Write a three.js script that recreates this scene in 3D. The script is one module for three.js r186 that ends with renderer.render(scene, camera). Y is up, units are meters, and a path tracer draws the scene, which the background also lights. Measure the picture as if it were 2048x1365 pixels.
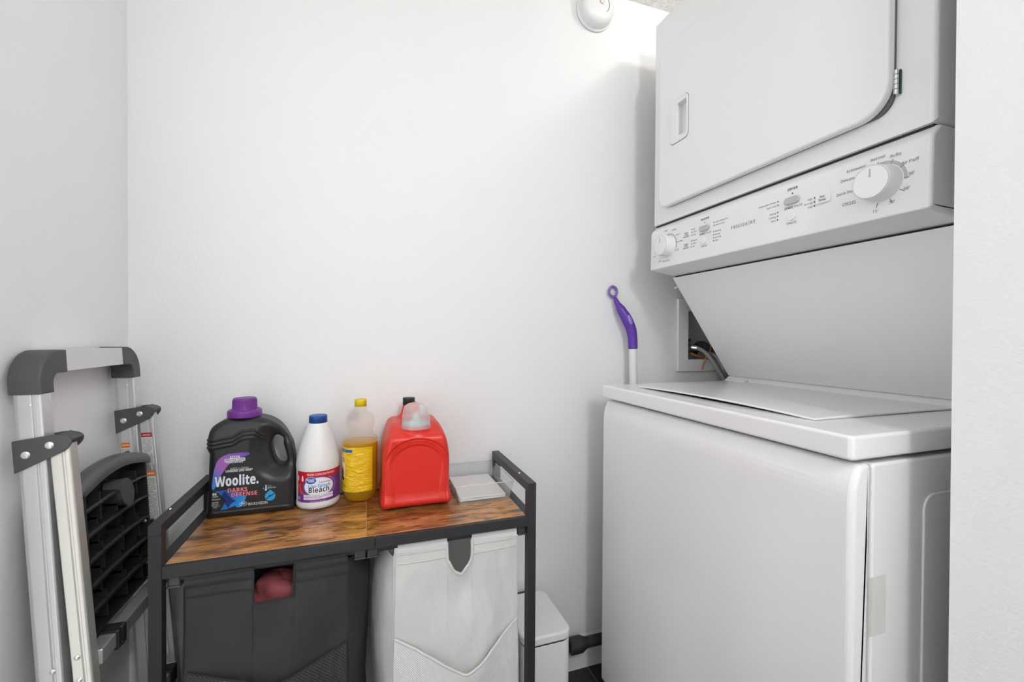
import * as THREE from 'three';
import { RoundedBoxGeometry } from 'three/addons/geometries/RoundedBoxGeometry.js';
import { mergeGeometries, mergeVertices } from 'three/addons/utils/BufferGeometryUtils.js';
import { RectAreaLightUniformsLib } from 'three/addons/lights/RectAreaLightUniformsLib.js';

// ---------------------------------------------------------------- camera, light, exposure
const scene = new THREE.Scene();
scene.background = new THREE.Color(0x000000);
const camera = new THREE.PerspectiveCamera(76.71, 2048 / 1365, 0.02, 30);
{
  const yaw = 0.329112, pitch = -0.0103105, roll = 0.0058896;
  const f = new THREE.Vector3(Math.sin(yaw) * Math.cos(pitch), Math.sin(pitch), -Math.cos(yaw) * Math.cos(pitch));
  const r0 = new THREE.Vector3(Math.cos(yaw), 0, Math.sin(yaw)), u0 = r0.clone().cross(f);
  const r = r0.clone().multiplyScalar(Math.cos(roll)).addScaledVector(u0, Math.sin(roll));
  const u = u0.clone().multiplyScalar(Math.cos(roll)).addScaledVector(r0, -Math.sin(roll));
  camera.setRotationFromMatrix(new THREE.Matrix4().makeBasis(r, u, f.clone().negate()));
  camera.position.set(0, 1.055, 1.227);
}
const renderer = new THREE.WebGLRenderer({ antialias: true });
renderer.toneMapping = THREE.LinearToneMapping;
renderer.toneMappingExposure = 1.04;
renderer.shadowMap.enabled = true;
RectAreaLightUniformsLib.init();
const CEILING = 2.16;
const UNSEEN_GLOBE_POWER = 2.2, BULB_POWER = 0.19, UNSEEN_DOOR_POWER = 1.0;   // unseen room globe, bulb over the dryer, unseen lit door
const unseenDoorLight = new THREE.RectAreaLight(new THREE.Color(0.985, 0.995, 1.0), UNSEEN_DOOR_POWER, 0.66, 1.82);   // out of view in the side wall, lights the washer front
unseenDoorLight.position.set(-0.512, 1.07, 0.83);
unseenDoorLight.rotation.y = -Math.PI / 2;
scene.add(unseenDoorLight);

// ---------------------------------------------------------------- helpers
let seed = 7;
const rnd = () => { seed = (seed + 0x6d2b79f5) | 0; let t = Math.imul(seed ^ (seed >>> 15), 1 | seed); t = (t + Math.imul(t ^ (t >>> 7), 61 | t)) ^ t; return ((t ^ (t >>> 14)) >>> 0) / 4294967296; };
const hash = (x, y, z = 0) => { let h = Math.imul(x, 374761393) ^ Math.imul(y, 668265263) ^ Math.imul(z, 2147483647 ^ 0x5bd1e995); h = Math.imul(h ^ (h >>> 13), 1274126177); return ((h ^ (h >>> 16)) >>> 0) / 4294967296; };
const lerp = (a, b, t) => a + (b - a) * t, clamp = (x, a = 0, b = 1) => Math.min(b, Math.max(a, x));
const smooth = (a, b, x) => { const t = clamp((x - a) / (b - a)); return t * t * (3 - 2 * t); };
function noise2(x, y, wx = 1e9, wy = 1e9) {
  const xi = Math.floor(x), yi = Math.floor(y), fx = x - xi, fy = y - yi, u = fx * fx * (3 - 2 * fx), v = fy * fy * (3 - 2 * fy);
  const m = (a, w) => ((a % w) + w) % w, h = (a, b) => hash(m(a, wx), m(b, wy));
  return lerp(lerp(h(xi, yi), h(xi + 1, yi), u), lerp(h(xi, yi + 1), h(xi + 1, yi + 1), u), v);
}
const fbm = (x, y, o = 4) => { let s = 0, a = 0.5; for (let i = 0; i < o; i++, a *= 0.5) { s += a * noise2(x + 17 * i, y + 31 * i); x *= 2.03; y *= 2.03; } return s; };
function dataTex(n, f, srgb = false, m = n) {
  const d = new Uint8Array(n * m * 4);
  for (let y = 0; y < m; y++) for (let x = 0; x < n; x++) { const c = f(x / n, y / m), o = (y * n + x) * 4; const a = Array.isArray(c) ? c : [c, c, c]; for (let i = 0; i < 3; i++) d[o + i] = clamp(a[i]) * 255; d[o + 3] = 255; }
  const t = new THREE.DataTexture(d, n, m); t.wrapS = t.wrapT = THREE.RepeatWrapping; t.magFilter = THREE.LinearFilter; t.minFilter = THREE.LinearFilter;
  if (srgb) t.colorSpace = THREE.SRGBColorSpace; t.needsUpdate = true; return t;
}
const rep = (t, x, y) => { const c = t.clone(); c.repeat.set(x, y); c.needsUpdate = true; return c; };
const std = (rgb, roughness = 0.5, o = {}) => new THREE.MeshStandardMaterial({ color: Array.isArray(rgb) ? new THREE.Color().setRGB(...rgb) : new THREE.Color(rgb), roughness, ...o });
const phys = (rgb, roughness = 0.5, o = {}) => new THREE.MeshPhysicalMaterial({ color: Array.isArray(rgb) ? new THREE.Color().setRGB(...rgb) : new THREE.Color(rgb), roughness, ...o });
const names = new Map();
const numbered = (n) => { const k = names.get(n) ?? 0; names.set(n, k + 1); return k ? `${n}_${String(k).padStart(3, '0')}` : n; };
function put(name, geo, mat, parent = scene, label) {
  const g = Array.isArray(geo) ? mergeGeometries(geo.map((x) => { const c = x.index ? x.toNonIndexed() : x.clone(); for (const k of Object.keys(c.attributes)) if (!['position', 'normal', 'uv'].includes(k)) c.deleteAttribute(k); if (!c.attributes.uv) c.setAttribute('uv', new THREE.BufferAttribute(new Float32Array(c.attributes.position.count * 2), 2)); c.clearGroups(); return c; })) : geo;
  const m = new THREE.Mesh(g, mat); m.name = parent === scene ? numbered(name) : name; m.castShadow = m.receiveShadow = true;
  if (label) m.userData.label = label;
  parent.add(m); return m;
}
function thing(name, label, category, [x, y, z] = [0, 0, 0], group) {
  const g = new THREE.Group(); g.name = numbered(name); g.position.set(x, y, z); g.userData = { label, category };
  if (group) g.userData.group = group; scene.add(g); return g;
}
const tag = (o, label, category, group) => { Object.assign(o.userData, { label, category }); if (group) o.userData.group = group; return o; };
const struct = (o, label, category) => { o.userData.kind = 'structure'; if (label) o.userData.label = label; if (category) o.userData.category = category; return o; };
const box = (x0, x1, y0, y1, z0, z1) => { const g = new THREE.BoxGeometry(x1 - x0, y1 - y0, z1 - z0); g.translate((x0 + x1) / 2, (y0 + y1) / 2, (z0 + z1) / 2); return g; };
const rbox = (x0, x1, y0, y1, z0, z1, r = 0.002, s = 3) => { const g = new RoundedBoxGeometry(x1 - x0, y1 - y0, z1 - z0, s, r); g.translate((x0 + x1) / 2, (y0 + y1) / 2, (z0 + z1) / 2); return g; };
// uv in metres, from the dominant axis of each face
function metric(g, s = 1) {
  const h = g.index ? g.toNonIndexed() : g, p = h.attributes.position, n = h.attributes.normal, uv = new Float32Array(p.count * 2);
  for (let i = 0; i < p.count; i++) {
    const ax = Math.abs(n.getX(i)), ay = Math.abs(n.getY(i)), az = Math.abs(n.getZ(i));
    const [u, v] = ax > ay && ax > az ? [p.getZ(i), p.getY(i)] : ay > az ? [p.getX(i), p.getZ(i)] : [p.getX(i), p.getY(i)];
    uv[i * 2] = u * s; uv[i * 2 + 1] = v * s;
  }
  h.setAttribute('uv', new THREE.BufferAttribute(uv, 2)); return h;
}
// polygon in the x-y plane drawn out along z from z0 to z1 with rounded rims
function prismZ(pts, z0, z1, bevel = 0, seg = 3, steps = 1) {
  const s = pts instanceof THREE.Shape ? pts : new THREE.Shape(pts.map((p) => new THREE.Vector2(...p)));
  const g = new THREE.ExtrudeGeometry(s, { steps, depth: z1 - z0 - 2 * bevel, bevelEnabled: bevel > 0, bevelThickness: bevel, bevelSize: bevel, bevelOffset: -bevel, bevelSegments: seg, curveSegments: 12 });
  g.translate(0, 0, z0 + bevel); return g;
}
const toX = (g) => { g.applyMatrix4(new THREE.Matrix4().set(0, 0, -1, 0, 0, 1, 0, 0, 1, 0, 0, 0, 0, 0, 0, 1)); return g; };   // (x, y, z) -> (-z, y, x): shape drawn in z-y, depth goes towards -x
const toY = (g) => { g.applyMatrix4(new THREE.Matrix4().set(1, 0, 0, 0, 0, 0, 1, 0, 0, -1, 0, 0, 0, 0, 0, 1)); return g; };   // (x, y, z) -> (x, z, -y): shape drawn in x and -z, depth goes up
function roundRect(x0, x1, y0, y1, r) {
  const s = new THREE.Shape(), [a, b, c, d] = Array.isArray(r) ? r : [r, r, r, r];   // bottom-left, bottom-right, top-right, top-left
  s.moveTo(x0 + a, y0); s.lineTo(x1 - b, y0); s.absarc(x1 - b, y0 + b, b, -Math.PI / 2, 0); s.lineTo(x1, y1 - c); s.absarc(x1 - c, y1 - c, c, 0, Math.PI / 2);
  s.lineTo(x0 + d, y1); s.absarc(x0 + d, y1 - d, d, Math.PI / 2, Math.PI); s.lineTo(x0, y0 + a); s.absarc(x0 + a, y0 + a, a, Math.PI, Math.PI * 1.5); return s;
}
// rounded polygon: pts of [x, y, radius]
function roundPoly(pts, n = 5) {
  const out = [], N = pts.length;
  for (let i = 0; i < N; i++) {
    const p = pts[i], a = pts[(i + N - 1) % N], b = pts[(i + 1) % N], r = p[2] ?? 0;
    if (!r) { out.push([p[0], p[1]]); continue; }
    const la = Math.hypot(a[0] - p[0], a[1] - p[1]), lb = Math.hypot(b[0] - p[0], b[1] - p[1]), ra = Math.min(r, la * 0.49), rb = Math.min(r, lb * 0.49);
    const A = [p[0] + (a[0] - p[0]) / la * ra, p[1] + (a[1] - p[1]) / la * ra], B = [p[0] + (b[0] - p[0]) / lb * rb, p[1] + (b[1] - p[1]) / lb * rb];
    for (let k = 0; k <= n; k++) { const t = k / n, q = (i2) => (1 - t) * (1 - t) * A[i2] + 2 * t * (1 - t) * p[i2] + t * t * B[i2]; out.push([q(0), q(1)]); }
  }
  return out;
}
const V = (x, y, z) => new THREE.Vector3(x, y, z);
// a bar of width w (across) and depth d between two points; the side "face" looks along hint
function bar(p0, p1, w, d, hint = V(0, 0, 1), r = 0.002) {
  const a = V(...p0), b = V(...p1), len = a.distanceTo(b), g = new RoundedBoxGeometry(w, len, d, 2, r);
  const y = b.clone().sub(a).normalize(), x = y.clone().cross(hint).normalize(), z = x.clone().cross(y);
  g.applyMatrix4(new THREE.Matrix4().makeBasis(x, y, z).setPosition(a.add(b).multiplyScalar(0.5))); return g;
}
function rod(p0, p1, r0, r1 = r0, seg = 20) {
  const a = V(...p0), b = V(...p1), g = new THREE.CylinderGeometry(r1, r0, a.distanceTo(b), seg);
  g.applyQuaternion(new THREE.Quaternion().setFromUnitVectors(V(0, 1, 0), b.clone().sub(a).normalize())); g.translate((a.x + b.x) / 2, (a.y + b.y) / 2, (a.z + b.z) / 2); return g;
}
const tube = (pts, r, n = 48, seg = 8, closed = false) => new THREE.TubeGeometry(new THREE.CatmullRomCurve3(pts.map((p) => V(...p)), closed, 'catmullrom', 0.5), n, r, seg, closed);
// sweep of a circle whose radius changes along the path
function sweep(pts, radii, n = 60, seg = 20) {
  const c = new THREE.CatmullRomCurve3(pts.map((p) => V(...p))), fr = c.computeFrenetFrames(n), pos = [], idx = [];
  for (let i = 0; i <= n; i++) {
    const t = i / n, P = c.getPoint(t), k = t * (radii.length - 1), a = Math.min(Math.floor(k), radii.length - 2), r = lerp(radii[a], radii[a + 1], smooth(0, 1, k - a));
    for (let j = 0; j < seg; j++) { const q = j / seg * Math.PI * 2; const v = P.clone().addScaledVector(fr.normals[i], Math.cos(q) * r).addScaledVector(fr.binormals[i], Math.sin(q) * r); pos.push(v.x, v.y, v.z); }
  }
  for (let i = 0; i < n; i++) for (let j = 0; j < seg; j++) { const a = i * seg + j, b = i * seg + (j + 1) % seg; idx.push(a, b, a + seg, b, b + seg, a + seg); }
  for (const e of [0, n]) { const k = pos.length / 3, P = c.getPoint(e / n); pos.push(P.x, P.y, P.z); for (let j = 0; j < seg; j++) { const a = e * seg + j, b = e * seg + (j + 1) % seg; e ? idx.push(a, b, k) : idx.push(b, a, k); } }
  const g = new THREE.BufferGeometry(); g.setAttribute('position', new THREE.Float32BufferAttribute(pos, 3)); g.setIndex(idx); g.computeVertexNormals(); return g;
}
const lathe = (pts, seg = 64) => new THREE.LatheGeometry(pts.map((p) => new THREE.Vector2(...p)), seg);
// grid surface from f(u, v) -> [x, y, z]
function sheet(f, nu, nv, uvf) {
  const pos = [], uv = [], idx = [];
  for (let j = 0; j <= nv; j++) for (let i = 0; i <= nu; i++) { const p = f(i / nu, j / nv, i, j); pos.push(...p); uv.push(...(uvf ? uvf(i / nu, j / nv, p) : [i / nu, j / nv])); }
  for (let j = 0; j < nv; j++) for (let i = 0; i < nu; i++) { const a = j * (nu + 1) + i; idx.push(a, a + 1, a + nu + 1, a + 1, a + nu + 2, a + nu + 1); }
  const g = new THREE.BufferGeometry(); g.setAttribute('position', new THREE.Float32BufferAttribute(pos, 3)); g.setAttribute('uv', new THREE.Float32BufferAttribute(uv, 2)); g.setIndex(idx); g.computeVertexNormals(); return g;
}
// surface nets: a smooth mesh of the zero level of f
function solid(f, lo, hi, h) {
  const n = [0, 1, 2].map((i) => Math.ceil((hi[i] - lo[i]) / h) + 1), [nx, ny, nz] = n, val = new Float32Array(nx * ny * nz), id = new Int32Array(nx * ny * nz).fill(-1);
  const at = (i, j, k) => (k * ny + j) * nx + i, pos = [], idx = [];
  for (let k = 0; k < nz; k++) for (let j = 0; j < ny; j++) for (let i = 0; i < nx; i++) val[at(i, j, k)] = f(lo[0] + i * h, lo[1] + j * h, lo[2] + k * h);
  for (let k = 0; k < nz - 1; k++) for (let j = 0; j < ny - 1; j++) for (let i = 0; i < nx - 1; i++) {
    let c = 0, sx = 0, sy = 0, sz = 0; const v = [];
    for (let q = 0; q < 8; q++) v.push(val[at(i + (q & 1), j + (q >> 1 & 1), k + (q >> 2))]);
    for (let a = 0; a < 8; a++) for (const bit of [1, 2, 4]) { const b = a | bit; if (b === a || (v[a] < 0) === (v[b] < 0)) continue; const t = v[a] / (v[a] - v[b]); sx += (a & 1) + (bit === 1 ? t : 0); sy += (a >> 1 & 1) + (bit === 2 ? t : 0); sz += (a >> 2) + (bit === 4 ? t : 0); c++; }
    if (c) { id[at(i, j, k)] = pos.length / 3; pos.push(lo[0] + (i + sx / c) * h, lo[1] + (j + sy / c) * h, lo[2] + (k + sz / c) * h); }
  }
  const quad = (a, b, c, d, flip) => { if (flip) idx.push(a, c, b, b, c, d); else idx.push(a, b, c, b, d, c); };
  for (let k = 1; k < nz - 1; k++) for (let j = 1; j < ny - 1; j++) for (let i = 1; i < nx - 1; i++) {
    const s = val[at(i, j, k)] < 0;
    if (s !== val[at(i + 1, j, k)] < 0) quad(id[at(i, j - 1, k - 1)], id[at(i, j, k - 1)], id[at(i, j - 1, k)], id[at(i, j, k)], !s);
    if (s !== val[at(i, j + 1, k)] < 0) quad(id[at(i - 1, j, k - 1)], id[at(i, j, k - 1)], id[at(i - 1, j, k)], id[at(i, j, k)], s);
    if (s !== val[at(i, j, k + 1)] < 0) quad(id[at(i - 1, j - 1, k)], id[at(i, j - 1, k)], id[at(i - 1, j, k)], id[at(i, j, k)], !s);
  }
  const g = new THREE.BufferGeometry(), nor = [], e = h * 0.35;
  for (let i = 0; i < pos.length; i += 3) { const [x, y, z] = [pos[i], pos[i + 1], pos[i + 2]], a = V(f(x + e, y, z) - f(x - e, y, z), f(x, y + e, z) - f(x, y - e, z), f(x, y, z + e) - f(x, y, z - e)).normalize(); nor.push(a.x, a.y, a.z); }
  g.setAttribute('position', new THREE.Float32BufferAttribute(pos, 3)); g.setAttribute('normal', new THREE.Float32BufferAttribute(nor, 3)); g.setIndex(idx); return g;
}
const smin = (a, b, k) => { const h = clamp(0.5 + 0.5 * (b - a) / k); return lerp(b, a, h) - k * h * (1 - h); }, smax = (a, b, k) => -smin(-a, -b, k);
const sdBox = (x, y, z, hx, hy, hz, r) => { const a = Math.abs(x) - hx + r, b = Math.abs(y) - hy + r, c = Math.abs(z) - hz + r; return Math.hypot(Math.max(a, 0), Math.max(b, 0), Math.max(c, 0)) + Math.min(Math.max(a, b, c), 0) - r; };
const sdCap = (p, a, b, ra, rb) => { const d = [b[0] - a[0], b[1] - a[1], b[2] - a[2]], q = [p[0] - a[0], p[1] - a[1], p[2] - a[2]], t = clamp((q[0] * d[0] + q[1] * d[1] + q[2] * d[2]) / (d[0] * d[0] + d[1] * d[1] + d[2] * d[2])); return Math.hypot(q[0] - d[0] * t, q[1] - d[1] * t, q[2] - d[2] * t) - lerp(ra, rb, t); };
// distance to a closed polygon (negative inside)
function polyDist(P) {
  return (x, y) => {
    let d = 1e9, s = 1;
    for (let i = 0, j = P.length - 1; i < P.length; j = i++) {
      const ex = P[j][0] - P[i][0], ey = P[j][1] - P[i][1], wx = x - P[i][0], wy = y - P[i][1], t = clamp((wx * ex + wy * ey) / (ex * ex + ey * ey));
      d = Math.min(d, (wx - ex * t) ** 2 + (wy - ey * t) ** 2);
      const c1 = y >= P[i][1], c2 = y < P[j][1], c3 = ex * wy > ey * wx;
      if ((c1 && c2 && c3) || (!c1 && !c2 && !c3)) s = -s;
    }
    return s * Math.sqrt(d);
  };
}
const spline = (P, n) => new THREE.CatmullRomCurve3(P.map((p) => V(p[0], p[1], 0)), true, 'centripetal').getPoints(n).slice(0, -1).map((p) => [p.x, p.y]);
function canvasTex(w, h, draw) {
  const c = document.createElement('canvas'); c.width = w; c.height = h; const g = c.getContext('2d'); draw(g, w, h);
  const t = new THREE.CanvasTexture(c); t.colorSpace = THREE.SRGBColorSpace; t.magFilter = THREE.LinearFilter; return t;
}

// ---------------------------------------------------------------- surfaces
const wallBump = dataTex(512, (u, v) => { let s = 0; for (const [f, a] of [[24, 0.25], [56, 0.35], [120, 0.4]]) s += a * noise2(u * f, v * f * 0.8 | 0 ? v * f : v * f, f, f); return s; });
const wallMat = std([0.87, 0.87, 0.87], 0.75, { bumpMap: rep(wallBump, 3.1, 3.1), bumpScale: 0.00045 });
const ceilBump = dataTex(512, (u, v) => smooth(0.42, 0.62, 0.6 * noise2(u * 40, v * 40, 40, 40) + 0.4 * noise2(u * 90, v * 90, 90, 90)));
const ceilMat = std([0.89, 0.88, 0.86], 0.9, { bumpMap: rep(ceilBump, 2.5, 2.5), bumpScale: 0.003 });
const trimMat = std([0.84, 0.84, 0.84], 0.4);
const tileTex = dataTex(256, (u, v) => { const n = 0.5 * noise2(u * 20, v * 20, 20, 20) + 0.5 * noise2(u * 90, v * 90, 90, 90); const k = 0.10 + 0.07 * n + (hash(u * 256 | 0, v * 256 | 0) > 0.992 ? 0.16 : 0); return [k, k, k * 0.98]; }, true);
const tileMat = std(0xffffff, 0.45, { map: rep(tileTex, 3, 3) });
const enamel = phys([0.88, 0.88, 0.88], 0.26, { clearcoat: 0.4, clearcoatRoughness: 0.14 });
const enamelSatin = std([0.88, 0.88, 0.88], 0.34);
const plasticWhite = std([0.87, 0.87, 0.87], 0.38);
const gapDark = std([0.03, 0.03, 0.03], 0.8);
const blackMetal = std([0.025, 0.025, 0.028], 0.42, { bumpMap: rep(wallBump, 14, 14), bumpScale: 0.00015 });
const blackPlastic = std([0.02, 0.02, 0.021], 0.45);
const speck = dataTex(256, (u, v) => 0.5 + 0.5 * (hash(u * 256 | 0, v * 256 | 0) - 0.5));
const greyCap = std([0.075, 0.075, 0.078], 0.5, { bumpMap: rep(speck, 20, 20), bumpScale: 0.0003 });
const alu = std([0.72, 0.72, 0.73], 0.42, { metalness: 0.75, roughnessMap: null });
const aluWarmReflection = std([0.74, 0.73, 0.68], 0.42, { metalness: 0.7 });  // warm reflection put into the metal colour, for the near rear rail
const chrome = std([0.75, 0.75, 0.76], 0.18, { metalness: 1 });
const rivetMat = std([0.78, 0.78, 0.78], 0.3, { metalness: 0.7 });

// ---------------------------------------------------------------- room shell
const XL = -0.516, XR = 0.768, XA = 1.48, ZA = 0.86, ZR = 2.6;
{
  // back wall with the opening for the valve box
  const s = roundRect(XL - 0.1, XA + 0.1, -0.02, CEILING + 0.02, 0.0001);
  s.holes.push(new THREE.Path([[1.058, 0.976], [1.232, 0.976], [1.232, 1.15], [1.058, 1.15]].map((p) => new THREE.Vector2(...p))));
  struct(put('wall_back', metric(prismZ(s, -0.12, 0)), wallMat), 'plain white painted back wall', 'wall');
  const lw = roundRect(0, ZR, -0.02, CEILING + 0.02, 0.0001);
  lw.holes.push(new THREE.Path([[0.45, 0.0], [1.21, 0.0], [1.21, 2.06], [0.45, 2.06]].map((p) => new THREE.Vector2(...p))));
  struct(put('wall_left', metric(toX(prismZ(lw, 0, 0.1)).translate(XL, 0, 0)), wallMat), 'plain white painted side wall beside the folded ladder', 'wall');
  const g = box(XR, XR + 0.1, -0.02, CEILING + 0.02, ZA, ZR), p = g.attributes.position;
  for (let i = 0; i < p.count; i++) p.setX(i, p.getX(i) + (p.getY(i) - 1.055) * -0.0062);
  struct(put('wall_right', metric(g), wallMat), 'white painted wall end beside the laundry machine', 'wall');
  struct(put('wall_alcove_side', metric(box(XR + 0.1, XA + 0.1, -0.02, CEILING + 0.02, ZA, ZA + 0.1)), wallMat), 'white alcove side wall behind the wall end', 'wall');
  struct(put('wall_alcove_rear', metric(box(XA, XA + 0.1, -0.02, CEILING + 0.02, 0, ZA)), wallMat), 'white alcove wall behind the laundry machine', 'wall');
  struct(put('wall_rear', metric(box(XL - 0.1, XR + 0.1, -0.02, CEILING + 0.02, ZR, ZR + 0.1)), wallMat), 'white wall opposite the back wall', 'wall');
  const d = new THREE.Group(); d.name = 'door_1'; scene.add(d); struct(d, 'unseen white door with a glowing pane that lights the washer front', 'door');  // door out of view, placed to light the machine from the left
  const dx = XL - 0.05;
  put('unseen_door_leaf', [box(dx, dx + 0.04, 0.005, 2.055, 0.455, 0.5), box(dx, dx + 0.04, 0.005, 2.055, 1.16, 1.205), box(dx, dx + 0.04, 0.005, 0.16, 0.5, 1.16), box(dx, dx + 0.04, 1.98, 2.055, 0.5, 1.16)], trimMat, d);
  put('unseen_lit_pane', box(dx + 0.016, dx + 0.024, 0.16, 1.98, 0.5, 1.16), std([0.8, 0.8, 0.8], 0.5, { emissive: new THREE.Color(0.985, 0.995, 1), emissiveIntensity: 0.2 }), d);  // unseen pane, glows together with the area light before it
  put('unseen_door_handle', [rod([dx + 0.04, 1.0, 1.185], [dx + 0.075, 1.0, 1.185], 0.008), rod([dx + 0.075, 1.0, 1.185], [dx + 0.075, 1.0, 1.1], 0.008)], chrome, d);
  struct(put('ceiling', metric(box(XL - 0.1, XA + 0.1, CEILING, CEILING + 0.1, -0.12, ZR + 0.1)), ceilMat), 'white textured ceiling', 'ceiling');
  const floor = new THREE.Group(); floor.name = 'floor'; scene.add(floor); struct(floor, 'black tiled floor with thin pale joints', 'floor');
  put('joint_bed', box(XL - 0.1, XA + 0.1, -0.1, -0.0015, -0.1, ZR + 0.1), std([0.22, 0.22, 0.21], 0.9), floor);
  const T = 0.305, gap = 0.003, x0 = 0.678 - 4 * T, tg = metric(rbox(0, T - gap, -0.012, 0, 0, T - gap, 0.001, 1));
  for (let i = 0; i < 7; i++) for (let k = -1; k < 9; k++) { const x = x0 + i * T, z = k * T + 0.2; if (x > XA || (x > XR && z > ZA) || x + T < XL) continue; const m = put('tile', tg, tileMat, floor); m.position.set(x, 0, z); }
  const bb = [[0, 0], [0.012, 0], [0.012, 0.088], [0.006, 0.1], [0, 0.1]];
  { const q = prismZ(bb.map(([a, b]) => [-a, b]), 0, XA - XL); q.rotateY(Math.PI / 2); q.translate(XL, 0, 0); struct(put('baseboard_back', q, trimMat), 'white baseboard along the back wall', 'baseboard'); }
  { const q = prismZ(bb, 0.013, 0.44); q.translate(XL, 0, 0); struct(put('baseboard_left', q, trimMat), 'white baseboard along the side wall', 'baseboard'); }
}

// ---------------------------------------------------------------- lamps
{
  const t = thing('unseen_globe_light', 'unseen white globe light on the ceiling that lights the room softly', 'ceiling light', [0.42, CEILING, 2.1]);  // globe out of view, placed to light the walls and shelf softly
  put('base_ring', lathe([[0, -0.02], [0.09, -0.02], [0.095, -0.012], [0.095, 0], [0, 0]]), plasticWhite, t);
  put('unseen_opal_globe', new THREE.SphereGeometry(0.13, 40, 24).scale(1, 0.75, 1).translate(0, -0.112, 0), std([0.85, 0.85, 0.85], 0.4, { emissive: new THREE.Color(0.985, 0.993, 1), emissiveIntensity: 1 }), t);
  const gl = new THREE.PointLight(new THREE.Color(0.985, 0.993, 1), UNSEEN_GLOBE_POWER); gl.position.set(0, -0.112, 0); gl.castShadow = true; gl.shadow.radius = 5.5; t.add(gl);
  const b = thing('bulb_light', 'bare bulb in a white ceiling lampholder above the dryer', 'ceiling light', [0.95, CEILING, 0.44]);
  put('lampholder', lathe([[0, 0], [0.05, 0], [0.05, -0.008], [0.03, -0.018], [0.02, -0.03], [0, -0.03]].reverse()), plasticWhite, b);
  put('bulb', new THREE.SphereGeometry(0.026, 24, 16).translate(0, -0.052, 0), std([0.9, 0.9, 0.9], 0.4, { emissive: new THREE.Color(1, 0.95, 0.86), emissiveIntensity: 3 }), b);
  const l = new THREE.PointLight(new THREE.Color(1, 0.97, 0.93), BULB_POWER); l.position.set(0, -0.052, 0); l.castShadow = true; l.shadow.radius = 1.3; b.add(l);
}

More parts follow.
